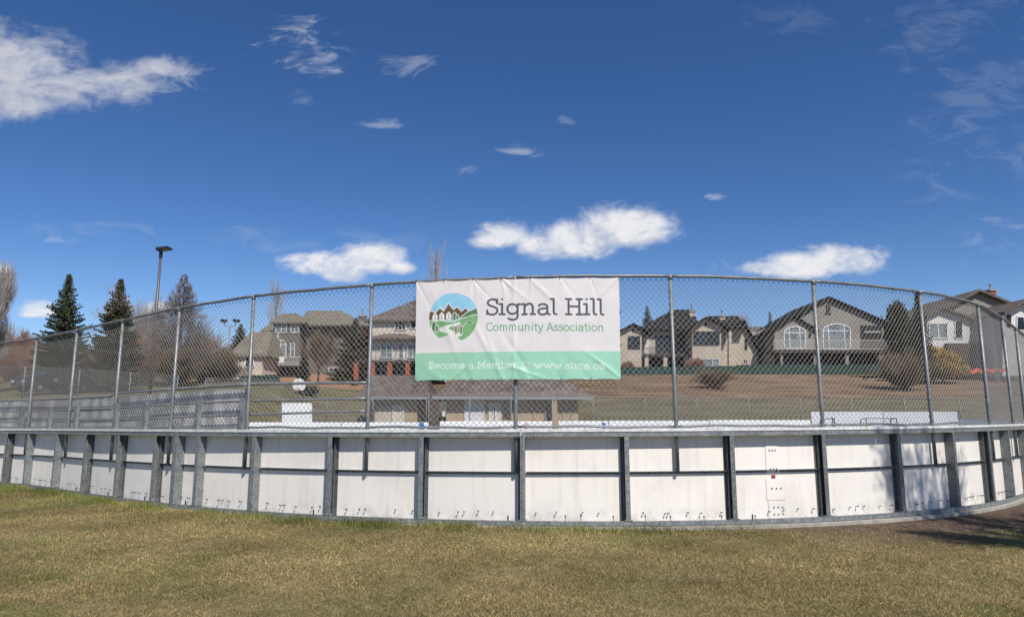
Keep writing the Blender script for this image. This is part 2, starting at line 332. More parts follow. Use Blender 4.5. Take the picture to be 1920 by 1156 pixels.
print('rail', [(round(a, 2), round(b, 3)) for a, b in rl]); print('top', [(round(a, 2), round(b, 3)) for a, b in tl]); print('B', np.round(XY[::12], 2).tolist())
def sweep(mb, s0, s1, n0, n1, za, zb, step=.2):
    k = max(1, int(math.ceil((s1-s0)/step))); base = len(mb.v)
    for i in range(k+1):
        s = s0+(s1-s0)*i/k; a = za(s) if callable(za) else za; b = zb(s) if callable(zb) else zb
        mb.v += [at(s, n0, a), at(s, n1, a), at(s, n1, b), at(s, n0, b)]
    for i in range(k):
        o = base+4*i
        for j in range(4): mb.f.append((o+j, o+4+j, o+4+(j+1) % 4, o+(j+1) % 4))
    mb.f.append((base, base+1, base+2, base+3)); o = base+4*k; mb.f.append((o+3, o+2, o+1, o)); return mb
def lbox(mb, s, d0, d1, n0, n1, z0, z1):   # box in the local frame at s
    a = [at(s, n0, z0, d0), at(s, n0, z0, d1), at(s, n1, z0, d1), at(s, n1, z0, d0)]; b = [(p[0], p[1], z1) for p in a]
    return mb.hexa(a, b)
CAPH = .058; CAPW = .032
def sbase(px, py): 
    return s_px(px, py, 0)
PS = [sbase(*p) for p in bp]
# extra posts outside both picture edges
PS = [PS[0]-1.15*k for k in (3, 2, 1)]+PS+[PS[-1]+1.15*k for k in (1, 2)]
wide = {6: 1, 10: 1}
# ------------------------------------------------------------------ rink boards
x0, y0, _, _ = fr(s_px(980, 985))
boards = thing('rink_boards', 'white hockey rink boards in a grey galvanised steel frame, curving across the foreground', 'rink boards', (x0, y0, 0))
joint = [PS[0]-.5, s_px(327, 880), s_px(977, 880), s_px(1662, 880), PS[-1]+.5]
for a, b in zip(joint[:-1], joint[1:]):
    mb = MB(); sweep(mb, a+.004, b-.004, -.21, -.012, zr, lambda s: zr(s)+.006)
    sweep(mb, a+.004, b-.004, -.012, -.005, zr, lambda s: zr(s)+CAPH); mb.build('steel_top_rail', M['galv'], boards)
    mb = MB(); sweep(mb, a+.003, b-.003, -.22, .004, lambda s: zr(s)+CAPH+.001, lambda s: zr(s)+CAPH+CAPW); mb.build('cap_strip', M['hdpe2'], boards)
    mb = MB(); sweep(mb, a+.004, b-.004, -.13, .012, .004, .010); sweep(mb, a+.004, b-.004, .004, .012, .010, .062); mb.build('base_channel', M['galv'], boards)
closed = {3: 'L', 4: 'R', 5: 'R', 6: 'L', 7: 'L', 8: 'L', 9: 'R', 10: 'R', 11: 'L', 12: 'L', 13: 'R', 14: 'R', 15: 'R', 16: 'R', 17: 'R', 18: 'L', 19: 'R'}
ZM = .595
def zmid(s): return zr(s)*.575
for i, s in enumerate(PS):
    side = closed.get(i, 'L'); hw = .028; t = .006; top = zr(s)-.002; mb = MB()
    wsgn = 1 if side == 'R' else -1
    lbox(mb, s, -hw, hw, -t, 0, .012, top)
    if i == 13 or i == 13: pass
    lbox(mb, s, wsgn*hw-(t if wsgn > 0 else 0), wsgn*hw+(0 if wsgn > 0 else t), -.112, -t, .012, top)
    lbox(mb, s, -hw, hw, -.118, -.112, .012, top)
    lbox(mb, s, -hw-.02, hw+.02, -.10, .018, .0625, .069)
    p = mb.build('support_post', M['galvd'] if i > 14 else M['galv'], boards)  # shade on the right-hand posts is put into a darker steel
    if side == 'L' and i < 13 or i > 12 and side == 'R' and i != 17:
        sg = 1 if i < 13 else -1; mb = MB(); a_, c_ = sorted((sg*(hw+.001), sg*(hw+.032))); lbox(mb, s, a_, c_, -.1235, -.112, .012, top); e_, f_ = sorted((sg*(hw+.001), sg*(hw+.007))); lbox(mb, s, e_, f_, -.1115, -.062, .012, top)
        dark_strip = mb.build('side_strip', M['angle'], p)  # dark strip along one side of the post
# joint plates standing proud of the cap
for px in (326, 981):
    s = s_px(px, 880); mb = MB(); h = .042 if px == 326 else .010
    lbox(mb, s, -h, h, .004, .011, .0, zr(s)+CAPH+(.004 if px == 326 else -.002)); lbox(mb, s, h-.006, h, -.13, .004, .0, zr(s)-.003)
    if px == 326: lbox(mb, s, -h, -h+.006, -.13, .004, .0, zr(s)-.003)
    mb.build('joint_plate', M['galv'], boards)
# a mid rail and a panel in every bay; bolts on the panels
bm_ = MB(); bm_.tube([(0,0,0),(0,-.028,0)], .0042, 6); bm_.tube([(0,-.024,0),(0,-.033,0)], .0085, 6)
bolt0 = None
rng = random.Random(4)
def bolt(s, z, parent, m='bolt', ln=1.0, rz=None):
    global bolt0
    x, y, tx, ty = fr(s); p = at(s, -.1245, z)
    if bolt0 is None: o = bm_.build('bolt', M['bolt'], None); bolt0 = o
    else: o = bolt0.copy(); C.objects.link(o)
    o.parent = parent; o.location = Vector(p)-wloc(parent); o.rotation_euler = (rng.uniform(-.2, .1), 0, math.atan2(ty, tx)); o.scale = (1, ln, 1); return o
for i in range(len(PS)-1):
    a, b = PS[i]+.03, PS[i+1]-.03
    mb = MB(); k = max(2, int((b-a)/.1)); sweep(mb, a-.02, b+.02, -.137, -.1245, .012, lambda s: zr(s)-.001, .15); pn = mb.build('board_panel', M['hdpe'], boards)
    mb = MB(); sweep(mb, a+.01, b-.01, -.1235, -.078, lambda s: zmid(s)+.02, lambda s: zmid(s)+.025); sweep(mb, a+.01, b-.01, -.1235, -.118, lambda s: zmid(s)-.009, lambda s: zmid(s)+.0195)
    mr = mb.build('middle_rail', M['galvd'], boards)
    if i > 2 and i < 20:
        fracs = [.13, .33, .40, .56, .74, .90]
        for q in fracs:
            if rng.random() < .9: bolt(a+(b-a)*(q+rng.uniform(-.03, .03)), .135+rng.uniform(-.01, .012), pn, ln=rng.choice([.9, 1.3, 1.5]))
        for q in (.2, .5, .78):
            if b-a > .8: bolt(a+(b-a)*q, zmid(PS[i])+.002, pn, ln=.8)
for px, py, nm in [(1257, 968, 0), (1320, 968, 0), (1353, 967, 0), (1150, 968, 0), (1089, 966, 0), (1060, 967, 0), (1416, 967, 0), (1210, 967, 0)]:
    s, z = sz_px(px, py, -.1235); mb = MB(); lbox(mb, s, -.004, .004, -.1244, -.1236, z-.05-.02*rng.random(), z); lbox(mb, s, -.009, .009, -.1244, -.121, z-.006, z+.012); o = mb.build('rust_streak', M['rust'], boards)
for px in (136, 197, 267, 344, 586, 952, 1170, 1412):
    s = s_px(px, 960); MB().tube([at(s, -.02, .055), at(s, -.02, .115)], .009, 8).build('anchor_pin', M['black'], boards)
# spliced repair plates
def plate(p0, p1, name, m, n=.0):
    sa, _ = sz_px(p0[0], 900, -.12); sb, _ = sz_px(p1[0], 900, -.12); _, z1 = sz_px(p0[0], p0[1], -.12); _, z0 = sz_px(p0[0], p1[1], -.12)
    mb = MB(); sweep(mb, sa, sb, -.1242, -.116+n, z0, z1, .05); return mb.build(name, m, boards), sa, sb, z0, z1
for (p0, p1, rows) in [((1438, 822), (1462, 888), (.33, .86)), ((1436, 897), (1471, 937), (.45,)), ((1438, 939), (1472, 972), (.35, .75))]:
    o, sa, sb, z0, z1 = plate(p0, p1, 'repair_plate', M['hdpe'])
    for r_ in rows:
        for q in (.28, .52, .76):
            bb = bolt(sa+(sb-sa)*q, z1-(z1-z0)*r_, o, ln=.55)
plate((1447, 890), (1454, 897), 'red_marking', M['red'], -.001); plate((1448, 972), (1460, 979), 'red_marking', M['red'], -.001)
# ------------------------------------------------------------------ raised screen behind the fence on the left
ZC = CAPH+CAPW+.002
scr = thing('puck_screen', 'mottled grey-white sheet screen with steel stub posts on the left part of the boards', 'puck screen', at(s_px(240, 800), -.16, zr(s_px(240, 800))+ZC))
def zline(pts, n=-.1):
    L_ = [sz_px(px, py, n) for px, py in pts]; xs = [a for a, b in L_]; zs = [b for a, b in L_]; return lambda s: float(np.interp(s, xs, zs))
ztop_sheet = zline([(0, 752), (213, 744), (330, 735), (462, 728)], -.17)
cuts = [s_px(p, 790, -.17) for p in (-140, 0, 93, 215, 330, 463)]
for a, b in zip(cuts[:-1], cuts[1:]):
    mb = MB(); sweep(mb, a+.004, b-.004, -.185, -.172, lambda s: zr(s)+ZC, ztop_sheet); mb.build('screen_sheet', M['ply'], scr)
for px, py, hw in [(40, 762, .038), (93, 767, .02), (143, 761, .038), (218, 757, .034), (272, 753, .042), (371, 749, .032), (455, 745, .03)]:
    s, z = sz_px(px, py, -.02); mb = MB()
    lbox(mb, s, -hw, hw, -.018, -.012, zr(s)+ZC, z); lbox(mb, s, hw-.006, hw, -.075, -.018, zr(s)+ZC, z); lbox(mb, s, -hw, -hw+.006, -.075, -.018, zr(s)+ZC, z)
    mb.build('stub_post', M['galv'], scr)
# ------------------------------------------------------------------ chain link fence on the boards
FN = -.065
fence = thing('chain_link_fence', 'tall galvanised chain-link fence mounted along the top of the rink boards', 'fence', at(s_px(967, 800), FN, .6))
fpx = [52, 127, 213, 320, 463, 689, 967, 1268, 1543, 1748, 1857, 1901, 1925]
FS = [s_px(p, 800, FN) for p in fpx]; FS = [FS[0]-3.6, FS[0]-1.8]+FS+[FS[-1]+1.0, FS[-1]+2.0]
def tubecurve(s0, s1, n, zf, r, k=8, step=.12):
    q = max(1, int((s1-s0)/step)); return MB().tube([at(s0+(s1-s0)*i/q, n, zf(s0+(s1-s0)*i/q)) for i in range(q+1)], r, k)
wob = lambda s: .006*math.sin(s*3.1)+.004*math.sin(s*7.7)
for i, s in enumerate(FS):
    z0 = zmid(s)+.026; dx = rng.uniform(-.012, .012)
    mb = MB(); mb.tube([at(s, FN, z0), at(s, FN, zr(s)+.2), at(s, FN, zt(s)-.02, dx)], .0235 if i < 12 else .026, 12)
    mb.build('fence_post', M['pipe'] if i < 11 else M['galvd'], fence, True)  # darker steel paints the tree shade on the last posts
    mb = MB(); mb.tube([at(s, FN, zt(s)-.05, dx), at(s, FN, zt(s)+.016, dx)], .0262, 12); mb.build('post_cap', M['galvd'], fence, True)
for a, b in zip(FS[:-1], FS[1:]):
    tubecurve(a, b, FN, lambda s: zt(s)+wob(s)*.4, .020).build('top_rail', M['pipe'], fence, True)
    zb = lambda s: zr(s)+CAPH+CAPW+.026+wob(s)
    tubecurve(a+.02, b-.02, FN-.02, zb, .016).build('bottom_rail', M['pipe'], fence, True)
    # woven mesh
    hp, hz = .0362, .0405; k0, k1 = int(a/hp), int(b/hp); i = np.arange(k0, k1)
    nk = int((max(zt(a), zt(b))-zr(a)-CAPH-CAPW-.005)/hz)+1
    sg = np.arange(k0, k1+1)*hp; fx = np.array([fr(s) for s in sg]); ztop = np.array([zt(s) for s in sg]); zbot = np.array([zr(s)+CAPH+CAPW+.004 for s in sg])
    def node(j, k, off, sgn):
        jj = j-k0; ds = .0022*np.sin(j*.7+k*1.9)+.006*np.sin(k*.21+j*.05)*np.sin(j*.033); z = zbot[jj]+(ztop[jj]-zbot[jj])*k/nk+.002*np.sin(j*2.1+k*.7)
        n = FN-.026+sgn*.002+.006*np.sin(j*.06)*np.sin(k*.12); x, y, tx, ty = fx[jj].T; return np.stack([x+ty*n+tx*(ds+off), y-tx*n+ty*(ds+off), z], 1)
    P0, P1 = [], []
    for k in range(nk):
        ja = np.where((i+k) % 2 == 0, i, i+1); jb = np.where((i+k) % 2 == 0, i+1, i)
        P0.append(node(ja, k, 0, np.where(ja == i, 1, -1))); P1.append(node(jb, k+1, 0, np.where(jb == i, 1, -1)))
    V, Fc = tubes_np(np.vstack(P0), np.vstack(P1), .0028, .0028, 4); numbuild('wire_mesh', V, Fc, M['wire'], fence)
# extra pipes left of the banner
pipes = [([(-120, 757), (0, 751), (213, 742), (214, 738), (330, 729), (465, 720), (689, 717)], .018), ([(-120, 775), (0, 771), (213, 765), (330, 757), (465, 751), (689, 747)], .015), ([(-120, 794), (0, 791), (213, 786), (330, 782), (465, 777), (689, 770)], .015)]
for pts, r in pipes:
    z_ = zline(pts, -.10); e = [FS[0]+.6]+[s_px(p, 760, -.1) for p in (127, 213, 320, 463, 687)]
    for a, b in zip(e[:-1], e[1:]): tubecurve(a+.004, b-.004, -.098, z_, r).build('guard_pipe', M['galv'], fence, True)
# wire ties
tb = MB(); tb.tube([(.026*math.cos(t), 0, .026*math.sin(t)) for t in [i*math.pi/5 for i in range(11)]], .0022, 4); tie0 = None
def wtie(s, z, up):
    global tie0
    x, y, tx, ty = fr(s)
    if tie0 is None: o = tb.build('wire_tie', M['wire'], None); tie0 = o
    else: o = tie0.copy(); C.objects.link(o)
    o.parent = fence; o.location = Vector(at(s, FN-.004, z))-wloc(fence); a = math.atan2(ty, tx)
    o.rotation_euler = (0, 0, a+math.pi/2) if up else (math.pi/2, 0, a)
s = FS[1]
cnt = 0
while s < FS[-3] and cnt < 50:
    wtie(s, zt(s)-.003, True); s += .43; cnt += 1
for s in FS[2:13]:
    for q in (.2, .42, .62, .84): wtie(s, zr(s)+.1+(zt(s)-zr(s)-.1)*q, False)
# ------------------------------------------------------------------ banner
def cr(pts, n=7):
    out = []; P = [pts[0]]+list(pts)+[pts[-1]]
    for i in range(1, len(P)-2):
        for k in range(n):
            t = k/n; a, b, c, d = P[i-1], P[i], P[i+1], P[i+2]
            out.append(tuple(.5*((2*b[j])+(-a[j]+c[j])*t+(2*a[j]-5*b[j]+4*c[j]-d[j])*t*t+(-a[j]+3*b[j]-3*c[j]+d[j])*t**3) for j in (0, 1)))
    return out+[tuple(pts[-1])]
def el(cx, cy, rx, ry, a0, a1, n=22): return [(cx+rx*math.cos(R(a0+(a1-a0)*i/n)), cy+ry*math.sin(R(a0+(a1-a0)*i/n))) for i in range(n+1)]
XH = .70
def glyph(ch, slab):
    sw = .055; S_ = []
    def sf(x, y, l=.11, r=.11): 
        if slab: S_.append([(x-l, y), (x+r, y)])
    if ch == 'S':
        S_.append(cr([(.55, .76), (.50, .90), (.36, .955), (.20, .92), (.10, .80), (.12, .67), (.24, .57), (.40, .50), (.53, .41), (.57, .27), (.50, .12), (.34, .05), (.17, .08), (.07, .20)]));
        if slab: S_.append([(.555, .70), (.555, .93)]); S_.append([(.065, .08), (.065, .30)])
        return S_, .64
    if ch == 'i':
        S_.append([(.16, .05), (.16, XH-.05)]); S_.append([(.155, .93), (.165, .93)]); sf(.16, .05, .13, .13); sf(.12, XH-.05, .09, .04); return S_, .34
    if ch == 'l':
        S_.append([(.16, .95), (.16, .17)]+cr([(.16, .17), (.19, .08), (.29, .05)])[1:]); sf(.12, .95, .1, .04)
        if not slab: S_ = [[(.16, .95), (.16, .04)]]
        return S_, .34 if slab else .28
    if ch == 'g':
        S_.append(el(.33, .37, .25, .29, 0, 360)); S_.append([(.58, XH-.05), (.58, .0)]+cr([(.58, 0), (.55, -.16), (.42, -.25), (.26, -.25), (.13, -.19)])[1:]); sf(.62, XH-.05, .04, .08); return S_, .76
    if ch == 'n':
        S_.append([(.16, .05), (.16, XH-.05)]); S_.append(cr([(.16, .48), (.26, .61), (.40, .66), (.52, .60), (.56, .46)])+[(.56, .05)]); sf(.16, .05); sf(.12, XH-.05, .09, .04); sf(.56, .05); return S_, .76
    if ch == 'm':
        S_.append([(.16, .05), (.16, XH-.05)]); S_.append(cr([(.16, .48), (.25, .61), (.37, .66), (.47, .60), (.50, .46)])+[(.50, .05)]); S_.append(cr([(.50, .48), (.59, .61), (.71, .66), (.81, .60), (.84, .46)])+[(.84, .05)])
        sf(.16, .05, .1, .09); sf(.12, XH-.05, .09, .04); sf(.50, .05, .08, .08); sf(.84, .05, .09, .1); return S_, 1.03
    if ch == 'u':
        S_.append([(.15, XH-.03), (.15, .26)]+cr([(.15, .26), (.19, .10), (.32, .04), (.45, .10), (.55, .22)])[1:]); S_.append([(.55, XH-.03), (.55, .03)]); return S_, .72
    if ch == 'a':
        S_.append(cr([(.10, .56), (.22, .65), (.38, .65), (.50, .56), (.51, .42)])+[(.51, .16)]+(cr([(.51, .16), (.54, .08), (.63, .05)])[1:] if slab else [(.51, .03)]));
        S_.append(cr([(.51, .42), (.30, .40), (.13, .34), (.08, .20), (.16, .07), (.30, .04), (.44, .10), (.51, .22)])); return S_, .66
    if ch == 'H':
        for x in (.18, .70):
            S_.append([(x, .05), (x, .95)]); sf(x, .05, .13, .13); sf(x, .95, .13, .13)
        S_.append([(.18, .52), (.70, .52)]); return S_, .90
    if ch == 'B':
        S_.append([(.17, .05), (.17, .95)]); S_.append([(.05 if slab else .17, .95), (.38, .95)]+el(.38, .74, .19, .21, 90, -90)+[(.17, .53)]); S_.append([(.17, .53), (.40, .53)]+el(.40, .29, .22, .24, 90, -90)+[(.05 if slab else .17, .05)]); return S_, .70
    if ch == 'M':
        S_.append([(.18, .05), (.18, .95), (.50, .30), (.82, .95), (.82, .05)]); sf(.18, .05, .13, .12); sf(.82, .05, .12, .13); sf(.16, .95, .11, .02); sf(.84, .95, .02, .11); return S_, 1.03
    if ch == 'e':
        S_.append([(.08, .37), (.56, .37)]+el(.32, .36, .24, .30, 3, 318)); return S_, .64
    if ch == 'c':
        S_.append(el(.33, .35, .25, .30, 42, 318)); 
        if slab: S_.append([(.53, .62), (.53, .47)])
        return S_, .60
    if ch == 'o': S_.append(el(.33, .35, .26, .30, 0, 360)); return S_, .67
    if ch == 'b':
        S_.append([(.16, .95), (.16, .05)]); S_.append(el(.38, .35, .24, .30, 0, 360)); sf(.12, .95, .09, .04); return S_, .70
    if ch == 'r':
        S_.append([(.16, .05), (.16, XH-.05)]); S_.append(cr([(.16, .42), (.24, .58), (.35, .65), (.48, .64)])); sf(.17, .05, .12, .14); sf(.12, XH-.05, .09, .04); return S_, .52
    if ch == 'w':
        S_.append([(.10, .65), (.30, .06), (.47, .60), (.64, .06), (.84, .65)]); sf(.10, .65, .09, .1); sf(.84, .65, .1, .09); return S_, .95
    if ch == 's':
        S_.append(cr([(.45, .54), (.38, .64), (.27, .66), (.14, .61), (.12, .49), (.22, .40), (.36, .34), (.46, .26), (.46, .13), (.33, .05), (.20, .05), (.08, .14)])); 
        if slab: S_.append([(.46, .63), (.46, .5)]); S_.append([(.08, .06), (.08, .2)])
        return S_, .55
    if ch == 'h':
        S_.append([(.16, .05), (.16, .95)]); S_.append(cr([(.16, .48), (.26, .61), (.40, .66), (.52, .60), (.56, .46)])+[(.56, .05)]); sf(.16, .05); sf(.12, .95, .09, .04); sf(.56, .05); return S_, .75
    if ch == 't':
        S_.append([(.20, .88), (.20, .18)]+cr([(.20, .18), (.25, .06), (.38, .05)])[1:]); S_.append([(.05, .65), (.37, .65)]); return S_, .44
    if ch == 'y':
        S_.append([(.06, .67), (.30, .06)]); S_.append([(.54, .67), (.27, -.08)]+cr([(.27, -.08), (.2, -.22), (.06, -.24)])[1:]); return S_, .60
    if ch == 'C': S_.append(el(.42, .5, .34, .45, 42, 318)); return S_, .76
    if ch == 'A':
        S_.append([(.04, .03), (.37, .95), (.70, .03)]); S_.append([(.15, .32), (.59, .32)]); return S_, .74
    if ch == '.': return [[(.12, .05), (.125, .05)]], .26
    return [], .36
def text(st, x0, x1, yb, cap, slab, slope=0.0):
    wd = sum(glyph(c, slab)[1] for c in st); k = (x1-x0)/wd; out = []; x = x0
    for c in st:
        gs, a = glyph(c, slab)
        for s_ in gs: out.append([(x+p[0]*k, yb+slope*(x+p[0]*k-x0)-p[1]*cap) for p in s_])
        x += a*k
    return out
NX, NY = 840, 410; AW, AH = 1793.0, 880.0
gx, gy = np.meshgrid(np.linspace(0, AW, NX+1), np.linspace(0, AH, NY+1)); col = np.zeros((NY+1, NX+1, 3)); 
def srgb(r, g_, b): 
    c = np.array([r, g_, b])/255.; return np.where(c < .04045, c/12.92, ((c+.055)/1.055)**2.4)
WHITE = srgb(232, 226, 224); GREEN = srgb(160, 213, 184); col[:] = WHITE
PXA = AW/NX
def blend(mask, c):
    global col
    col = col*(1-mask[..., None])+np.array(c)*mask[..., None]
def stroke(pts, wd, c, clip=None):
    global col
    a = np.array(pts); x0, x1 = a[:, 0].min()-wd-4, a[:, 0].max()+wd+4; y0_, y1_ = a[:, 1].min()-wd-4, a[:, 1].max()+wd+4
    i0, i1 = max(0, int(x0/AW*NX)), min(NX+1, int(x1/AW*NX)+2); j0, j1 = max(0, int(y0_/AH*NY)), min(NY+1, int(y1_/AH*NY)+2)
    if i0 >= i1 or j0 >= j1: return
    X_, Y_ = gx[j0:j1, i0:i1], gy[j0:j1, i0:i1]; d = np.full(X_.shape, 1e9)
    for p, q in zip(a[:-1], a[1:]):
        e = q-p; l = e@e+1e-9; t = np.clip(((X_-p[0])*e[0]+(Y_-p[1])*e[1])/l, 0, 1); d = np.minimum(d, np.hypot(X_-p[0]-t*e[0], Y_-p[1]-t*e[1]))
    m = np.clip((wd/2-d)/PXA+.5, 0, 1)
    if clip is not None: m = m*clip[j0:j1, i0:i1]
    sub = col[j0:j1, i0:i1]; col[j0:j1, i0:i1] = sub*(1-m[..., None])+np.array(c)*m[..., None]
def polymask(pts):
    a = np.array(pts); ins = np.zeros(gx.shape, bool); d = np.full(gx.shape, 1e9)
    for p, q in zip(a, np.roll(a, -1, 0)):
        with np.errstate(divide='ignore', invalid='ignore'):
            c = ((p[1] > gy) != (q[1] > gy)) & (gx < (q[0]-p[0])*(gy-p[1])/(q[1]-p[1]+1e-12)+p[0])
        ins ^= c; e = q-p; l = e@e+1e-9; t = np.clip(((gx-p[0])*e[0]+(gy-p[1])*e[1])/l, 0, 1); d = np.minimum(d, np.hypot(gx-p[0]-t*e[0], gy-p[1]-t*e[1]))
    return np.clip(np.where(ins, d, -d)/PXA+.5, 0, 1)
blend(np.clip((gy-(640))/PXA+.5, 0, 1), GREEN)
col = np.where(((gy > 640))[..., None], col*(1+.09*(np.clip(gx/AW, 0, 1)-.45)[..., None]*np.array([.6, 1, 2.2])), col)
# emblem, in the pixels of an enlarged view shifted to the banner's own corner
def T(P): return [(x-45, y-122) for x, y in P]
cen = (342, 328); circ = np.clip((219-np.hypot(gx-cen[0], gy-cen[1]))/PXA+.5, 0, 1)
circ *= 1.0
blend(circ, srgb(150, 207, 232))
BR = srgb(108, 88, 58); GR = srgb(125, 178, 118); DG = srgb(88, 128, 92); OW = srgb(235, 232, 226)
mt = T([(150, 400), (192, 385), (222, 410), (265, 362), (300, 395), (342, 322), (388, 380), (420, 355), (462, 398), (498, 368), (530, 402), (480, 440), (420, 475), (150, 470)])
blend(polymask(mt)*circ, BR); stroke(mt[:-3], 7, OW, circ)
hill = T([(425, 472), (520, 402), (620, 362), (620, 425), (540, 440), (425, 480)]); blend(polymask(hill)*circ, DG); stroke(hill[:3], 7, OW, circ)
land = T([(150, 470), (260, 478), (385, 488), (425, 474), (520, 448), (620, 425), (620, 700), (150, 700)]); blend(polymask(land)*circ, GR); stroke(cr(land[:6]), 7, OW, circ)
for hx, hy in ((222, 405), (283, 402), (346, 397)):
    h_ = T([(hx-24, hy+70), (hx-24, hy+26), (hx, hy), (hx+24, hy+26), (hx+24, hy+80)]); blend(polymask(h_)*circ, OW); 
    stroke(T([(hx, hy+26), (hx, hy+30)]), 8, BR, circ); stroke(T([(hx, hy+46), (hx, hy+62)]), 8, srgb(150, 140, 130), circ)
path_ = T([(450, 492), (410, 500), (330, 522), (275, 540), (262, 562), (300, 585), (350, 600), (300, 620), (250, 645), (330, 720), (440, 720), (430, 632), (470, 610), (440, 590), (370, 565), (345, 545), (375, 530), (430, 518), (455, 505)])
blend(polymask(cr(path_, 4)), OW); 
cut = T([(168, 560), (168, 760), (640, 760), (640, 560), (600, 500), (570, 570), (520, 630), (465, 658), (430, 632), (440, 720), (300, 720), (345, 600), (255, 638), (205, 575), (180, 520)])
below = polymask(T([(160, 745), (160, 525), (172, 520), (205, 578), (255, 640), (300, 622), (345, 602), (400, 600), (428, 632), (465, 658), (520, 635), (572, 575), (604, 500), (650, 500), (650, 745)])); blend(below, WHITE)
for tx_, ty_, rx_, ry_ in ((399, 443, 15, 36), (424, 450, 10, 24), (212, 527, 18, 45), (240, 548, 11, 32)):
    e_ = T(el(tx_, ty_, rx_+6, ry_+6, 0, 360)); blend(polymask(e_)*circ, OW); blend(polymask(T(el(tx_, ty_, rx_, ry_, 0, 360)))*circ, DG)
blend(polymask(T([(488, 512), (512, 486), (548, 486), (572, 512)])), OW); blend(polymask(T([(498, 508), (515, 490), (545, 490), (562, 508)])), DG)
for qx in (412, 458):
    stroke(T([(qx, 533), (qx, 572)]), 21, OW); stroke(T([(qx-25, 522), (qx-6, 552), (qx+6, 552), (qx+25, 522)]), 12, OW); stroke(T([(qx-6, 570), (qx-7, 599)]), 13, OW); stroke(T([(qx+6, 570), (qx+7, 599)]), 13, OW)
for qx in (412, 458):
    stroke(T([(qx, 548), (qx, 572)]), 13, BR); stroke(T([(qx-5, 570), (qx-6, 597)]), 7, BR); stroke(T([(qx+5, 570), (qx+6, 597)]), 7, BR); stroke(T([(qx, 535), (qx+.5, 535)]), 13, BR)
    stroke(T([(qx-23, 524), (qx-6, 552), (qx+6, 552), (qx+23, 524)]), 5, BR)
DK = srgb(88, 90, 98)
for s_ in text('Signal Hill', 632, 1662, 318, 150, True, .012): stroke(s_, 19, DK)
for s_ in text('Community Association', 634, 1658, 456, 76, False, .014): stroke(s_, 10.5, srgb(128, 176, 140))
LT = srgb(226, 239, 226)
for s_ in text('Become a Member', 125, 905, 779, 62, True, .008): stroke(s_, 8.5, LT)
for s_ in text('www.shca.ca', 1052, 1660, 788, 62, True, .012): stroke(s_, 8.5, LT)
stroke([(952, 734), (1008, 734), (1008, 770), (952, 770), (952, 734)], 6, LT); stroke([(940, 786), (1020, 786)], 6, LT)
# soft grime
def vnoise(X_, Y_, seed):
    r_ = np.random.RandomState(seed); T_ = r_.rand(64, 64); xi = np.floor(X_).astype(int); yi = np.floor(Y_).astype(int); fx_ = X_-xi; fy_ = Y_-yi; fx_ = fx_*fx_*(3-2*fx_); fy_ = fy_*fy_*(3-2*fy_)
    g4 = lambda a, b: T_[a % 64, b % 64]
    return (g4(xi, yi)*(1-fx_)+g4(xi+1, yi)*fx_)*(1-fy_)+(g4(xi, yi+1)*(1-fx_)+g4(xi+1, yi+1)*fx_)*fy_
gr = vnoise(gx/60, gy/110, 1)*.6+vnoise(gx/22, gy/50, 2)*.4; col *= (1-.07*np.clip(gr-.4, 0, 1)[..., None]*np.array([.9, 1, 1.3]))
for (a_, b_, c_) in [(390, 35, 5), (880, 58, 4), (1292, 45, 5), (880, 395, 6), (345, 572, 4)]: stroke([(a_, b_), (a_+3, b_+8)], c_, (.12, .12, .11))
bn_n = .008
cTL, cTR, cBR, cBL = (sz_px(781, 528, bn_n), sz_px(1160.5, 520, bn_n), sz_px(1164, 711, bn_n), sz_px(778, 713.5, bn_n))
uu, vv = gx/AW, gy/AH
gro = np.linspace(0, 1, 8); 
def folds(u, v):
    n = np.zeros_like(u); ax_ = u*1.94; 
    for i_, gq in enumerate(gro):          # folds fan out of the grommets
        rs_ = np.random.RandomState(10+i_)
        for k_ in range(3):
            a_ = rs_.uniform(-.9, .9); px_, py_ = gq*1.94, -.01; dx_, dy_ = math.sin(a_), math.cos(a_)
            al = (ax_-px_)*dx_+(v-py_)*dy_; pe = (ax_-px_)*dy_-(v-py_)*dx_; w_ = .012+.035*np.clip(al, 0, 1)
            n += .010*np.exp(-(pe/w_)**2)*np.exp(-np.clip(al, 0, 9)/.28)*(al > 0)*rs_.uniform(-.8, 1)
            al = (ax_-px_)*dx_+(1.01-v)*dy_; pe = (ax_-px_)*dy_-(1.01-v)*dx_
            n += .011*np.exp(-(pe/w_)**2)*np.exp(-np.clip(al, 0, 9)/.22)*(al > 0)*rs_.uniform(-1, 1)
    for (uc, vc, a_, ln, wd, am) in [(.34, .62, .45, .5, .03, .009), (.40, .8, .3, .35, .025, .008), (.52, .8, .55, .45, .03, -.008), (.16, .5, .35, .5, .03, .006), (.48, .15, -.5, .3, .03, .008), (.62, .1, .8, .25, .025, .007), (.93, .88, .9, .3, .02, .009), (.55, .93, 1.2, .3, .02, .008), (.22, .93, -.9, .3, .02, .007), (.75, .45, .1, .6, .04, .004)]:
        dx_, dy_ = math.sin(a_), math.cos(a_); al = (ax_-uc*1.94)*dx_+(v-vc)*dy_; pe = (ax_-uc*1.94)*dy_-(v-vc)*dx_
        n += am*np.exp(-(pe/wd)**2)*np.exp(-(al/ln)**2*2)
    n += .010*(vnoise(u*9, v*3+5, 7)-.5)+.005*(vnoise(u*22+v*5, v*9, 8)-.5)
    n += .02*np.exp(-((u-.49)/.012)**2)*.35*(v > .0)        # the post behind pushes through
    return n
nf = folds(uu, vv)*.8+bn_n
sag = np.abs(np.sin(uu*7*math.pi))
ztopb = cTL[1]*(1-uu)+cTR[1]*uu-.012*sag; zbotb = cBL[1]*(1-uu)+cBR[1]*uu+.008*sag
zz = ztopb*(1-vv)+zbotb*vv
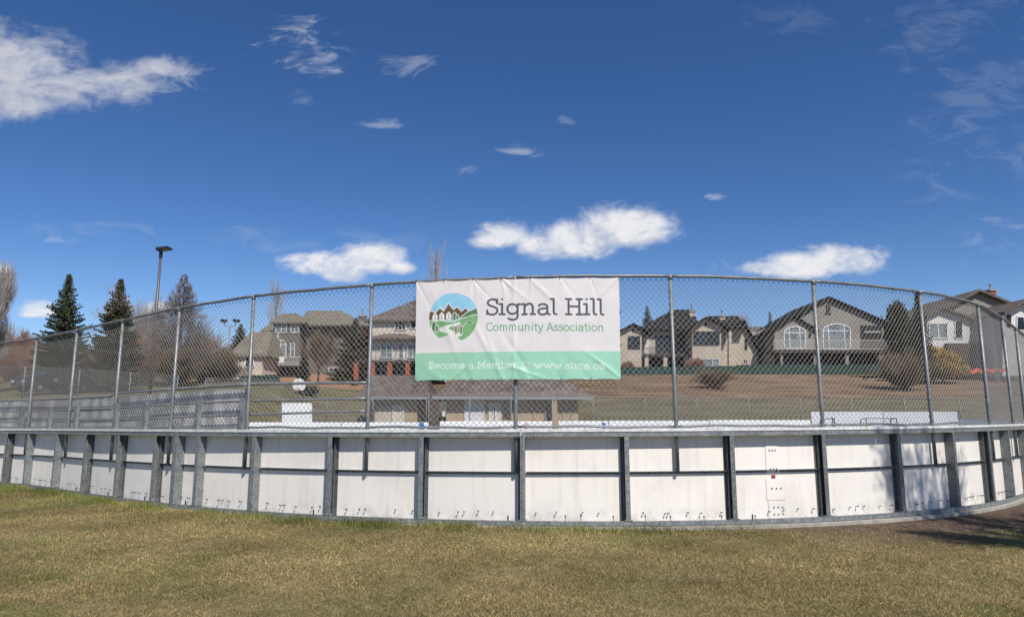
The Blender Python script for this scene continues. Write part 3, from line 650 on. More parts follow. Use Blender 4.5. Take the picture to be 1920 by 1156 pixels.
sl_ = cTL[0]*(1-vv)+cBL[0]*vv; sr_ = cTR[0]*(1-vv)+cBR[0]*vv; s_g = sl_*(1-uu)+sr_*uu
tab = np.linspace(s_g.min()-.1, s_g.max()+.1, 60); ft = np.array([fr(a) for a in tab]); fx_, fy_, ftx, fty = [np.interp(s_g, tab, ft[:, k]) for k in range(4)]
VB = np.stack([fx_+fty*nf, fy_-ftx*nf, zz], -1).reshape(-1, 3)
jj, ii = np.meshgrid(np.arange(NY), np.arange(NX), indexing='ij'); o_ = (jj*(NX+1)+ii).ravel(); FB = np.stack([o_, o_+NX+1, o_+NX+2, o_+1], 1)
ban = thing('banner', 'white and green vinyl banner reading Signal Hill Community Association, tied to the fence', 'banner', at(s_px(970, 700), 0, 2.0))
mbn = bpy.data.materials.new('printed_vinyl'); mbn.use_nodes = True; q = G(mbn.node_tree); b_ = mbn.node_tree.nodes['Principled BSDF']; a_ = q.new('ShaderNodeVertexColor'); a_.layer_name = 'col'
q.put(b_.inputs['Base Color'], a_.outputs[0]); b_.inputs['Roughness'].default_value = .42
numbuild('vinyl_sheet', VB, FB, mbn, ban, True, col.reshape(-1, 3)*.92)
hem = MB()
def bpnt(u, v, dn=0.0):
    j = min(NY, max(0, int(v*NY))); i = min(NX, max(0, int(u*NX))); p = VB.reshape(NY+1, NX+1, 3)[j, i]; s = s_g[j, i]; x, y, tx, ty = fr(s); return (p[0]+ty*dn, p[1]-tx*dn, p[2])
ct = 0
for u_, v_, du_, dv_ in [(k/7, 0, .0, -.035) for k in range(8)]+[(k/7, 1, rng.uniform(-.006, .006), .03) for k in range(8)]+[(0, .33, -.008, .0), (1, .33, .008, .03), (0, .66, -.01, .0), (1, .66, .012, .01)]:
    p = Vector(bpnt(u_, min(max(v_, .012), .985), .012)); s = s_g[min(NY, int(v_*NY)), min(NX, int(u_*NX))]
    q2 = Vector(at(float(s)+du_*2.2, -.03, 0)); q2.z = p.z-dv_*1.1
    p2 = Vector(at(float(s)+du_*1.2, .022, 0)); p2.z = p.z-dv_*.6
    MB().tube([p, p2, q2, (q2.x, q2.y-.02, q2.z+.005)], .0042, 5).build('cable_tie', M['tie'], ban)
# ------------------------------------------------------------------ ground
XYd = XY[::2]
def sdist(x, y):          # >0 outside (our side)
    x = np.asarray(x, float); y = np.asarray(y, float); sh = x.shape; P = np.stack([x.ravel(), y.ravel()], 1); out = np.empty(len(P))
    for k in range(0, len(P), 20000):
        Q = P[k:k+20000]; D = np.hypot(Q[:, None, 0]-XYd[None, :, 0], Q[:, None, 1]-XYd[None, :, 1]); j = D.argmin(1)
        jn = np.clip(j, 1, len(XYd)-2); t = XYd[jn+1]-XYd[jn-1]; t /= np.linalg.norm(t, axis=1, keepdims=True); r_ = Q-XYd[j]; n = r_[:, 0]*t[:, 1]-r_[:, 1]*t[:, 0]
        out[k:k+20000] = np.where(D[np.arange(len(Q)), j] > 1.0, np.sign(n)*D[np.arange(len(Q)), j], n)
    return out.reshape(sh)
HK = [-1000, 46, 60, 72, 84, 95, 130, 400, 2000]; HZ = [0, 0, 3.0, 4.6, 6.3, 7.0, 8.6, 11, 14]
HK2 = [-1000, 27, 36, 44, 60, 80, 96, 130, 400, 2000]; HZ2 = [0, 0, 1.9, 2.6, 4.2, 5.2, 9.5, 13, 24, 40]
def H(x, y):
    x = np.asarray(x, float); y = np.asarray(y, float); t = np.clip((-x-14)/8, 0, 1); t = t*t*(3-2*t)
    return np.interp(y, HK, HZ)*(1-t)+np.interp(y, HK2, HZ2)*t
def Hs(x, y): return float(H(x, y))
def lawnz(x, y):
    d = sdist(x, y); z = np.where(d > 0, np.interp(x, [-.5, 2], [-.006, -.040])-.042*np.clip(d-.15, 0, 7), -.028)
    return z+.012*(vnoise(np.asarray(x)*1.3+20, np.asarray(y)*1.3+20, 5)-.5)*(d > .3)
def axis(lo, a, b, hi, fine, coarse):
    l = [a]; st = fine
    while l[-1] > lo: st = min(st*1.25, coarse); l.append(l[-1]-st)
    m_ = list(np.arange(a, b, fine)); r_ = [m_[-1]]; st = fine
    while r_[-1] < hi: st = min(st*1.25, coarse); r_.append(r_[-1]+st)
    return np.array(l[:0:-1]+m_+r_[1:])
xs = axis(-1500, -13, 11, 1500, .09, 60); ys = axis(-400, 3.5, 14, 1800, .09, 60)
ys = np.sort(np.concatenate([ys, np.arange(45, 90, .7)])); GX, GY = np.meshgrid(xs, ys); 
GZ = lawnz(GX, GY)+H(GX, GY); d_ = sdist(GX, GY)
dirt = np.clip(1-np.abs(d_-.55)/.75, 0, 1)*np.clip((GX-3.2)/2.5, 0, 1)*1.5+np.clip(1-np.abs(d_-.25)/.35, 0, 1)*np.clip((GX-1.5)/2, 0, 1)*.6; dirt = np.clip(dirt*(.6+.9*vnoise(GX*2.2+9, GY*2.2+9, 11)), 0, 1)
green = np.clip(1-np.abs(d_-.3)/.7, 0, 1)*np.clip((1.5-GX)/4, 0, 1)
gz = np.zeros(GX.shape+(3,)); gz[..., 0] = dirt; gz[..., 1] = green
nx_, ny_ = len(xs), len(ys); jj, ii = np.meshgrid(np.arange(ny_-1), np.arange(nx_-1), indexing='ij'); o_ = (jj*nx_+ii).ravel(); FG = np.stack([o_, o_+1, o_+nx_+1, o_+nx_], 1)
mg = bpy.data.materials.new('dry_lawn_and_slope'); mg.use_nodes = True; q = G(mg.node_tree); b_ = mg.node_tree.nodes['Principled BSDF']; P = q.new('ShaderNodeNewGeometry').outputs['Position']; x_, y_, z_ = q.sep(P)
va = q.new('ShaderNodeVertexColor'); va.layer_name = 'col'; vd, vg, _ = q.sep(va.outputs[0])
n1_ = q.noise(P, .9, 6, .62); n2_ = q.noise(P, 11, 5, .7); n3_ = q.noise(P, 70, 3, .7)
lw = q.mix(q.ss(n2_, .35, .68), (.15, .125, .055), (.27, .215, .11)); lw = q.mix(q.m('MULTIPLY', q.ss(n1_, .46, .66), .55), lw, (.085, .095, .028)); lw = q.mix(q.m('MULTIPLY', q.ss(n3_, .5, .7), .5), lw, (.07, .055, .03))
lw = q.mix(q.m('MULTIPLY', vg, .7), lw, (.07, .085, .025)); drt = q.mix(q.ss(n2_, .35, .65), (.075, .05, .035), (.13, .09, .065)); lw = q.mix(vd, lw, drt)
rows = q.noise(q.xyz(q.m('MULTIPLY', x_, .22), q.m('MULTIPLY', y_, 1.5), q.m('MULTIPLY', z_, 1.0)), 1.0, 6, .65)
sl2 = q.mix(q.ss(rows, .38, .64), (.125, .077, .05), (.25, .17, .112)); sl2 = q.mix(q.m('MULTIPLY', q.ss(q.noise(P, .35, 4, .6), .5, .7), .45), sl2, (.13, .115, .055))
ol = q.mix(q.ss(rows, .35, .65), (.08, .073, .036), (.17, .145, .08))
bnd = q.m('ADD', y_, q.m('MULTIPLY', q.m('SUBTRACT', q.noise(P, .25, 4, .6), .5), 6.0)); far = q.mix(q.ss(bnd, 57.0, 61.0), ol, sl2)
lft = q.ss(x_, -8.0, -16.0); od = q.mix(q.ss(x_, -26.0, -32.0), (.30, .165, .095), (.13, .09, .06)); ff2 = q.mix(q.ss(bnd, 64.0, 68.0), ol, od); far = q.mix(lft, far, ff2)
colr = q.mix(q.ss(y_, 30.0, 46.0), lw, far); q.put(b_.inputs['Base Color'], colr); b_.inputs['Roughness'].default_value = .95; b_.inputs['Specular IOR Level'].default_value = .1
bn2 = q.new('ShaderNodeBump'); bn2.inputs['Strength'].default_value = .8; bn2.inputs['Distance'].default_value = .03; q.put(bn2.inputs['Height'], n2_); q.put(b_.inputs['Normal'], bn2.outputs[0])
rowz = np.where((GY > 52) & (GY < 88), .10*np.sin(GY*2*math.pi/1.9+.8*np.sin(GX*.1)), 0)
gro_o = numbuild('ground', np.stack([GX, GY, GZ+rowz], -1).reshape(-1, 3), FG, mg, None, True, gz.reshape(-1, 3)); tag(gro_o, kind='structure')
mb = MB(); sweep(mb, SS[2], SS[-3], -.35, .088, -.25, -.002, .2); tag(mb.build('concrete_kerb', M['concrete']), kind='structure')
# rink floor
mb = MB(); k_ = list(range(0, len(XY), 4)); inn = [at(SS[i], -.36, 0) for i in k_]
poly = [(p[0], p[1], .004) for p in inn]+[(28, 37.5, .004), (-14, 37.0, .004), (-26, 30, .004)]
mb.v = poly; mb.f = [tuple(range(len(poly)))]; tag(mb.build('rink_floor', M['asphalt']), kind='structure')
# grass blades
rg = np.random.RandomState(3); N = 520000
gy_ = rg.uniform(3.9, 13.8, N*2); gx_ = rg.uniform(-1, 1, N*2)*(gy_*.80+.4); dd = sdist(gx_, gy_); keep = (dd > .06)
pdir = np.clip(1-np.abs(dd-.55)/.75, 0, 1)*np.clip((gx_-3.2)/2.5, 0, 1)*1.5+np.clip(1-np.abs(dd-.2)/.3, 0, 1)*np.clip((gx_-1.5)/2, 0, 1)*.7
cl_ = vnoise(gx_*2.2+40, gy_*2.2+40, 21)*.6+vnoise(gx_*6+40, gy_*6+40, 22)*.4
keep &= (rg.rand(N*2) > pdir*1.05) & (rg.rand(N*2) < .45+.8*cl_) & ~((dd < .14) & (gx_ > 1.2)); idx = np.nonzero(keep)[0][:N]; gx_, gy_, dd, cl_ = gx_[idx], gy_[idx], dd[idx], cl_[idx]; n = len(gx_)
tf = rg.uniform(SS[0], s_px(1500, 980), 60000); tn = .07+rg.rand(60000)**1.6*.34; tt = np.array([fr(a) for a in np.linspace(SS[0], tf.max(), 400)]); ta = np.linspace(SS[0], tf.max(), 400); q4 = [np.interp(tf, ta, tt[:, k]) for k in range(4)]
ex, ey = q4[0]+q4[3]*tn, q4[1]-q4[2]*tn; kk = rg.rand(60000) < np.clip(vnoise(tf*3+50, tn*4+50, 51)*1.6-.25, .03, 1)*np.clip((4.2-ex)/4.5, .12, 1); ex, ey, tn = ex[kk], ey[kk], tn[kk]; ntuft = len(ex)
gx_ = np.concatenate([gx_, ex]); gy_ = np.concatenate([gy_, ey]); dd = np.concatenate([dd, tn]); cl_ = np.concatenate([cl_, np.full(ntuft, .5)]); n = len(gx_)
gz0 = lawnz(gx_, gy_); edge_g = np.clip(1-dd/.35, 0, 1)*np.clip((3.5-gx_)/5, 0, 1)
hgt = rg.uniform(.008, .024, n)*(1+3.6*edge_g*rg.rand(n)**1.5)*(.7+.6*cl_); an = rg.rand(n)*6.283; wd = rg.uniform(.0016, .0034, n); la = rg.rand(n)*6.283; ln_ = hgt*rg.uniform(.3, 2.0, n)*(1-.7*edge_g)
hgt[-ntuft:] = rg.uniform(.035, .11, ntuft)*(1.15-tn*1.6); ln_[-ntuft:] = hgt[-ntuft:]*rg.uniform(.1, .6, ntuft)
ax, ay = np.cos(an)*wd, np.sin(an)*wd; V = np.empty((n, 3, 3)); V[:, 0] = np.stack([gx_-ax, gy_-ay, gz0-.003], 1); V[:, 1] = np.stack([gx_+ax, gy_+ay, gz0-.003], 1); V[:, 2] = np.stack([gx_+np.cos(la)*ln_, gy_+np.sin(la)*ln_, gz0+hgt], 1)
big = vnoise(gx_*.55+7, gy_*.9+7, 31)*.55+vnoise(gx_*1.7+7, gy_*2.4+7, 32)*.45; leftg = np.clip((-gx_-2.9)/.9, 0, 1)*np.clip((5.75-gy_)/.5, 0, 1)*2.2
pg = np.clip((big-.52)*1.9+.06+.75*edge_g+.6*leftg+.25*np.clip((-gx_-2)/6, 0, 1), .05, .95); isg = rg.rand(n) < pg; isg[-ntuft:] = rg.rand(ntuft) < .8
tone = (.28+1.36*(vnoise(gx_*1.1+3, gy_*1.6+3, 41)*.5+vnoise(gx_*3.7+3, gy_*5+3, 42)*.3+vnoise(gx_*.4+3, gy_*.6+3, 43)*.2))[:, None]
dry = tone*np.array([.48, .35, .155])*rg.uniform(.6, 1.25, (n, 1))*np.array([1, 1, 1])+rg.uniform(-.02, .02, (n, 1)); grn = tone*np.array([.13, .16, .035])*rg.uniform(.6, 1.5, (n, 1)); brn = tone*np.array([.16, .115, .055])*rg.uniform(.7, 1.3, (n, 1))
cc = np.where(isg[:, None], grn, np.where((rg.rand(n) < .38)[:, None], brn, dry)); cc = np.clip(cc, .01, .9)
mgr = mat('grass_blades', (.2, .2, .1), .8, attr='col', spec=.2)
go = numbuild('grass', V.reshape(-1, 3), np.arange(n*3).reshape(-1, 3), mgr, None, False, np.repeat(cc, 3, 0)); tag(go, 'short half-dry lawn grass in front of the rink boards', 'grass', kind='stuff')
cx2 = rg.uniform(3.4, 10.5, 5200); cs_ = np.array([s_az(a) for a in cx2/9.5]); cn = rg.uniform(.1, 1.35, 5200); q5 = np.array([at(a, b, 0) for a, b in zip(cs_, cn)]); rz_c = lawnz(q5[:, 0], q5[:, 1]); rad_ = rg.uniform(.004, .017, 5200)**1.0
lx = rg.uniform(-5.5, 5.5, 260); ly = rg.uniform(4.6, 8.6, 260); ok = sdist(lx, ly) > .12; lx, ly = lx[ok], ly[ok]; lz = lawnz(lx, ly)+.016; VL = []
for a_, b_2, c_2 in zip(lx, ly, lz):
    t_ = rg.rand()*6.28; e1 = np.array([math.cos(t_), math.sin(t_), rg.uniform(-.3, .3)])*rg.uniform(.008, .020); e2 = np.array([-math.sin(t_), math.cos(t_), rg.uniform(-.3, .5)])*rg.uniform(.005, .011); p_ = np.array([a_, b_2, c_2]); VL += [p_-e1, p_-e2*.8, p_+e1, p_+e2]
tag(numbuild('fallen_leaves', np.array(VL), np.arange(len(VL)).reshape(-1, 4), mat('dead_leaf', (.20, .13, .07), .8, 0, (.38, .29, .18), 30)), 'small dead leaves scattered over the lawn', 'leaves', kind='stuff')
oct_ = np.array([(1, 0, 0), (-1, 0, 0), (0, 1, 0), (0, -1, 0), (0, 0, .8), (0, 0, -.6)]); Vc = (q5*[1, 1, 0]+np.stack([rz_c*0, rz_c*0, rz_c], 1))[:, None, :]+oct_[None]*rad_[:, None, None]*rg.uniform(.6, 1.3, (5200, 6, 1))
Fo = np.array([(0, 2, 4), (2, 1, 4), (1, 3, 4), (3, 0, 4), (2, 0, 5), (1, 2, 5), (3, 1, 5), (0, 3, 5)]); Fc_ = (np.arange(5200)[:, None, None]*6+Fo[None]).reshape(-1, 3)
tag(numbuild('soil_clods', Vc.reshape(-1, 3), Fc_, mat('dry_soil', (.13, .09, .065), .95, 0, (.22, .165, .12), 40)), 'loose clods and crumbs on the bare soil strip at right', 'soil', kind='stuff')
# ------------------------------------------------------------------ far side of the rink
fb = thing('far_rink_boards', 'low white rink boards with blue line marks on the far side of the rink', 'rink boards', (0, 37.6, 0))
def seg(mb, x0, y0, x1, y1, z0, z1, t=.06):
    dx, dy = x1-x0, y1-y0; l = math.hypot(dx, dy); nx, ny = -dy/l*t, dx/l*t
    mb.hexa([(x0, y0, z0), (x1, y1, z0), (x1+nx, y1+ny, z0), (x0+nx, y0+ny, z0)], [(x0, y0, z1), (x1, y1, z1), (x1+nx, y1+ny, z1), (x0+nx, y0+ny, z1)]); return mb
def yfar(px): return np.interp(px, [200, 465, 1100, 1520, 1800, 1960], [34, 36.5, 38, 37.5, 34.5, 31])
M['farb'] = mat('white_far_board', (.86, .855, .84), .5, 0, (.78, .78, .77), 1.2)
for pa, pb, pyt in [(250, 465, 792), (465, 640, 791), (640, 804, 791), (824, 930, 789), (930, 1036, 789), (1047, 1141, 788.5), (1141, 1330, 788), (1330, 1520, 787), (1520, 1655, 771), (1655, 1795, 771), (1795, 1905, 786)]:
    ya, yb = yfar(pa), yfar(pb); xa, _ = pt(pa, pyt, ya); xb, za = pt(pb, pyt, yb); seg(MB(), xa+.02, ya, xb-.02, yb, .004, za).build('board_panel', M['farb'], fb)
for pa, pb, m_ in [(786, 795, 'blue'), (1129, 1135, 'blue'), (984, 991, 'pink')]:
    ya = yfar(pa)-.03; xa, z_ = pt(pa, 791, ya); xb, _ = pt(pb, 791, ya); MB().box(xa, xb, ya-.02, ya+.02, .006, z_-.02).build('line_mark', M[m_], fb)
def goal(px, py, D, wd, rz, label):
    x, _ = pt(px, py, D); r_ = thing('hockey_goal', label, 'hockey goal', (x, D, .006), 'hockey goals on the far side of the rink', rz)
    mb = MB(); mb.tube([(-wd/2, 0, 0), (-wd/2, 0, 1.2), (wd/2, 0, 1.2), (wd/2, 0, 0)], .03, 8); mb.tube([(-wd/2, 0, .03), (-wd/2, .9, .03), (wd/2, .9, .03), (wd/2, 0, .03)], .035, 8); mb.tube([(-wd/2, .9, .03), (-wd/2, .5, 1.15), (-wd/2, 0, 1.2)], .025, 6); mb.tube([(wd/2, .9, .03), (wd/2, .5, 1.15), (wd/2, 0, 1.2)], .025, 6)
    mb.build('goal_frame', M['bronze'], r_, local=True); nb = MB()
    for i in range(13):
        x_ = -wd/2+wd*i/12; nb.tube([(x_, .9, .03), (x_, .5, 1.15)], .004, 3)
    for i in range(9):
        t = i/8; nb.tube([(-wd/2, .9-.4*t, .03+1.12*t), (wd/2, .9-.4*t, .03+1.12*t)], .004, 3)
    nb.build('goal_net', M['net'], r_, local=True)
goal(1653, 790, 33.5, 1.45, 0, 'hockey goal frame facing us in front of the raised far boards')
goal(1563, 790, 34.5, 1.4, R(62), 'hockey goal frame turned sideways, left of the other goal')
def simple_fence(name, label, pts, h, sp, wr=.0045, dm=.14, mw='wirefar', grp=None, prad=.03):
    """pts of (x,y,z); posts each sp metres"""
    r_ = thing(name, label, 'fence', pts[0], grp); P = [Vector(p) for p in pts]; pos = [P[0]]
    for a, b in zip(P[:-1], P[1:]):
        n = max(1, round((b-a).length/sp)); pos += [a+(b-a)*(k/n) for k in range(1, n+1)]
    for p in pos: MB().tube([p, p+Vector((0, 0, h+.03))], prad, 8).build('fence_post', M['pipefar'], r_, True)
    for a, b in zip(P[:-1], P[1:]):
        up = Vector((0, 0, h)); MB().tube([a+up, b+up], .018, 6).build('top_rail', M['pipefar'], r_, True)
        d = b-a; L_ = d.length; k = int((L_+h)/dm); A, B2 = [], []
        for i in range(-int(h/dm), int(L_/dm)):
            for sg in (1, -1):
                s0 = i*dm if sg > 0 else i*dm+h; s1 = s0+sg*h; z0_, z1_ = 0., h
                def cl2(sv, zv, so, zo):
                    c = min(max(sv, 0), L_); return c, zv+(c-sv)*(zo-zv)/(so-sv)
                if max(s0, s1) <= 0 or min(s0, s1) >= L_: continue
                a0 = cl2(s0, z0_, s1, z1_); a1 = cl2(s1, z1_, s0, z0_); A.append(a+d*(a0[0]/L_)+Vector((0, .03, a0[1]))); B2.append(a+d*(a1[0]/L_)+Vector((0, .03, a1[1])))
        V_, F_ = tubes_np(A, B2, wr, wr, 3); numbuild('wire_mesh', V_, F_, M[mw], r_)
    return r_
def gp(px, py, D, h): x, z = pt(px, py, D); return (x, D, z-h)
simple_fence('chain_link_fence', 'low chain-link fence beyond the far right boards, at the foot of the slope', [gp(1112, 746, 40, 1.9), gp(1500, 746, 40, 1.9), gp(1905, 743, 37, 2.0)], 1.9, 3.0, .004, .085)
simple_fence('chain_link_fence', 'chain-link fence at far left in front of the parked cars and spruces', [gp(-60, 683, 38, 1.9), gp(150, 692, 40, 1.9), gp(334, 704, 43, 1.9)], 1.9, 2.6, .004, .085)
simple_fence('chain_link_fence', 'chain-link fence below the small cream house, right of the brown bushes', [gp(386, 708, 50, 1.5), gp(530, 713, 52, 1.5)], 1.5, 2.6, .004, .085)
simple_fence('chain_link_fence', 'wire fence across the field behind the basketball backboard', [gp(530, 744, 46, 1.7), gp(700, 746, 45, 1.7), gp(800, 742, 43.2, 1.9)], 1.7, 3.2, .004, .085)
simple_fence('chain_link_fence', 'tall wire fence in front of the clubhouse', [gp(804, 740, 42, 2.6), gp(1112, 741, 42, 2.6)], 2.6, 2.2, .0035, .12)
# ------------------------------------------------------------------ buildings
def px_poly(pts, D): return [pt(x, y, D) for x, y in pts]
def ccw(p):
    a = sum(p[i][0]*p[(i+1) % len(p)][1]-p[(i+1) % len(p)][0]*p[i][1] for i in range(len(p))); return p if a > 0 else p[::-1]
def wall(root, pts, D, dep, m, name='wall'): return MB().prism(ccw(px_poly(pts, D)), D, D+dep).build(name, M[m], root)
def flat(root, name, pts, D, th, m, parent=None): return MB().prism(ccw(px_poly(pts, D)), D-th, D-.001).build(name, M[m], parent or root)
def rect(a, b, c, d): return [(a, d), (c, d), (c, b), (a, b)]
def arch(x0, y0, x1, y1, sp):  # arched top between y0 (crown) and sp (spring)
    n = 10; return [(x0, y1), (x1, y1), (x1, sp)]+[((x0+x1)/2+(x1-x0)/2*math.cos(math.pi*i/n), sp-(sp-y0)*math.sin(math.pi*i/n)) for i in range(1, n)]+[(x0, sp)]
def window(root, x0, y0, x1, y1, D, cols=2, rows=1, m='glass', fm='trim_white', sp=None, fw=.07, name='window', split=None):
    pl = arch(x0, y0, x1, y1, sp) if sp else rect(x0, y0, x1, y1); P_ = ccw(px_poly(pl, D)); mb = MB(); X0, Z1 = pt(x0, y0, D); X1, Z0 = pt(x1, y1, D); Zs = pt(x0, sp, D)[1] if sp else Z1
    n = len(P_)
    for i in range(n):
        a, b = Vector((P_[i][0], 0, P_[i][1])), Vector((P_[(i+1) % n][0], 0, P_[(i+1) % n][1])); d = (b-a).normalized(); nn = Vector((-d.z, 0, d.x))*fw; a -= d*.0; q_ = [a, b, b+nn, a+nn]
        mb.hexa([(v.x, D-.09, v.z) for v in q_], [(v.x, D-.002, v.z) for v in q_])
    for c in range(1, cols):
        xx = X0+(X1-X0)*c/cols if not split else X0+(X1-X0)*split[c-1]; ztop_ = Z1
        if sp: u_ = (xx-(X0+X1)/2)/((X1-X0)/2); ztop_ = Zs+(Z1-Zs)*math.sqrt(max(0, 1-u_*u_))
        mb.box(xx-fw*.4, xx+fw*.4, D-.075, D-.004, Z0+fw, ztop_-fw*.6)
    for r_ in range(1, rows):
        z_ = Zs if sp and rows == 2 else Z0+(Z1-Z0)*r_/rows; mb.box(X0+fw, X1-fw, D-.07, D-.005, z_-fw*.4, z_+fw*.4)
    w_ = mb.build(name, M[fm], root); MB().prism(P_, D-.03, D-.003).build('pane', M[m], w_); return w_
def gable(root, L_, P_, R_, D, dep, m, over=.4, th=.22, name='roof'):
    l, p, r_ = [Vector((a[0], 0, a[1])) for a in (pt(*L_, D), pt(*P_, D), pt(*R_, D))]; up = Vector((0, 0, th))
    mb = MB(); lo = [(l.x, l.z-th), (p.x, p.z-th), (r_.x, r_.z-th), (r_.x, r_.z), (p.x, p.z), (l.x, l.z)]
    # two slabs, split so that the section stays convex
    mb.prism([(l.x, l.z-th), (p.x, p.z-th), (p.x, p.z), (l.x, l.z)], D-over, D+dep); mb.prism([(p.x, p.z-th), (r_.x, r_.z-th), (r_.x, r_.z), (p.x, p.z)], D-over+.003, D+dep+.003)
    return mb.build(name, M[m], root)
def hip(root, x0, x1, y0, y1, z, rx0, rx1, ry, rz_, m, th=.2, name='roof', local=False):
    v = [(x0, y0, z), (x1, y0, z), (x1, y1, z), (x0, y1, z), (rx0, ry, rz_), (rx1, ry, rz_), (x0, y0, z-th), (x1, y0, z-th), (x1, y1, z-th), (x0, y1, z-th)]
    f = [(0, 1, 5, 4), (1, 2, 5), (2, 3, 4, 5), (3, 0, 4), (6, 7, 1, 0), (7, 8, 2, 1), (8, 9, 3, 2), (9, 6, 0, 3), (9, 8, 7, 6)]
    return MB().add(v, f).build(name, M[m], root, local=local)
def hippx(root, ex0, ey, ex1, D, dep, rx0, ry_, rx1, m, over=.4, name='roof', rd=.5):
    x0, z = pt(ex0, ey, D-over); x1, _ = pt(ex1, ey, D-over); Dr = D+dep*rd; a, rz_ = pt(rx0, ry_, Dr); b, _ = pt(rx1, ry_, Dr); return hip(root, x0, x1, D-over, D+dep+over, z, a, b, Dr, rz_, m, name=name)
def railing(root, x0, y0, x1, y1, D, m='iron', sp=.14, r=.016, name='railing'):
    X0, Z1 = pt(x0, y0, D); X1, Z0 = pt(x1, y1, D); mb = MB(); mb.box(X0, X1, D-.03, D+.03, Z1-.04, Z1+.02); mb.box(X0, X1, D-.02, D+.02, Z0+.06, Z0+.1); k = int((X1-X0)/sp)
    for i in range(k+1): x = X0+(X1-X0)*i/k; mb.box(x-r, x+r, D-r, D+r, Z0, Z1-.04)
    return mb.build(name, M[m], root)
def chimney(root, x0, y0, x1, y1, D, m, capm='trim_grey', pipe=None):
    X0, Z1 = pt(x0, y0, D); X1, Z0 = pt(x1, y1, D); mb = MB(); mb.box(X0, X1, D, D+(X1-X0), Z0-1.2, Z1-.25); c = mb.build('chimney', M[m], root)
    k = MB(); k.box(X0-.12, X1+.12, D-.12, D+(X1-X0)+.12, Z1-.25, Z1-.05); xm = (X0+X1)/2; ym = D+(X1-X0)/2; k.tube([(xm, ym, Z1-.05), (xm, ym, Z1+(pipe or .35))], .12, 8); k.tube([(xm, ym, Z1+(pipe or .35)), (xm, ym, Z1+(pipe or .35)+.1)], .2, 8); k.build('chimney_cap', M[capm], c)
# clubhouse, turned a little
D = 44.0; xa, za = pt(826, 743, D); xb, _ = pt(1104, 743, D); CW = (xb-xa); 
ch = thing('clubhouse', 'low tan clubhouse with weathered grey hip roof, white shutter and two doors, behind the banner', 'clubhouse', (xa, D, 0), rz=R(4))
zE = za; MB().box(.35, CW-.5, .6, 7.5, 0, zE-.15).build('wall', M['stucco_tan'], ch, local=True)
hip(ch, -.5, CW+.35, .0, 8.6, zE+.02, 2.6, CW-2.6, 4.2, zE+2.35, 'roof_grey', .12, local=True)
MB().box(-.55, CW+.4, -.07, -.01, zE-.17, zE+.01).build('fascia', M['trim_grey'], ch, local=True)
def lwin(x0, x1, z0, z1, m, fm='trim_white', name='window', fw=.07):
    mb = MB(); mb.box(x0, x1, .5, .598, z0, z0+fw); mb.box(x0, x1, .5, .598, z1-fw, z1); mb.box(x0, x0+fw, .5, .598, z0+fw, z1-fw); mb.box(x1-fw, x1, .5, .598, z0+fw, z1-fw); w_ = mb.build(name, M[fm], ch, local=True)
    MB().box(x0+fw, x1-fw, .55, .597, z0+fw, z1-fw).build('panel' if name != 'window' else 'pane', M[m], w_, local=True); return w_
u = CW/(1104-826)
shf = lambda px: (px-826)*u
lwin(shf(871), shf(909), .95, 2.35, 'shutter', name='roller_shutter'); lwin(shf(917), shf(927), .02, 2.15, 'door_white', name='door'); lwin(shf(929), shf(940), .02, 2.15, 'door_white', name='door')
MB().box(shf(944), shf(959), .55, .598, 1.15, 1.5).build('plaque', M['trim_dark'], ch, local=True); lwin(shf(1024), shf(1034), .9, 2.1, 'glass', 'trim_grey')
for px in (814, 1041): 
    x = shf(px); MB().box(x-.32 if px < 900 else x-.17, x+.32 if px < 900 else x+.17, -.02, .34, 0, zE-.18).build('column', M['wood_dark' if px < 900 else 'stucco_tan'], ch, local=True)
for px in (1003, 1060, 1075): MB().box(shf(px)-.03, shf(px)+.03, .54, .598, .1, zE-.2).build('drain_pipe', M['trim_grey'], ch, local=True)
MB().box(shf(829), shf(835), .5, .598, 1.3, 2.15).build('notice_box', M['trim_white'], ch, local=True)
# annex
D = 46.0; an_ = thing('clubhouse_annex', 'brown-roofed tan annex with a pale door, left of the clubhouse', 'annex', (pt(740, 790, D)[0], D, 0))
wall(an_, [(700, 802), (782, 802), (782, 746), (700, 746)], D, 6, 'stucco_tan'); hippx(an_, 672, 744, 806, D, 7, 690, 703, 800, 'roof_brown', .5); x0_, z0_ = pt(668, 744, D-.55); x1_, _ = pt(800, 744, D-.85)
MB().box(x0_, x1_, D-.62, D-.55, z0_-.16, z0_+.02).build('fascia', M['trim_grey'], an_); window(an_, 736, 759, 758, 795, D, 1, 1, 'door_white', name='door')
flat(an_, 'wall_panel', rect(704, 762, 733, 795), D, .03, 'stucco_cream')
MB().box(pt(694, 800, D)[0], pt(703, 800, D)[0], D-.7, D-.4, 0, z0_-.18).build('column', M['wood_dark'], an_)
# H5 twin gable house
def house(name, label, px, D, cat='house'): x, _ = pt(px, 700, D); return thing(name, label, cat, (x, D, Hs(x, D)))
D = 88.0; h = house('gabled_house', 'grey-brown stucco house with wide front gable, two arched windows and a long railed balcony', 1555, D)
wall(h, [(1536, 705), (1657, 705), (1657, 602), (1552, 560), (1500, 588), (1500, 620), (1536, 620)], D+1.2, 12, 'stucco_taupe'); wall(h, [(1452, 705), (1531, 705), (1531, 617), (1488, 596), (1452, 616)], D, 12, 'stucco_taupe')
gable(h, (1478, 599), (1552, 556), (1668, 606), D+1.2, 12, 'roof_dark', .5); gable(h, (1445, 620), (1488, 591), (1534, 619), D, 6, 'roof_dark', .4)
window(h, 1469, 611, 1511, 654, D, 3, 2, 'glassl', sp=624, fw=.13, split=(.25, .75)); window(h, 1542, 606, 1595, 655, D+1.2, 3, 2, 'glassl', sp=620, fw=.14, split=(.2, .8))
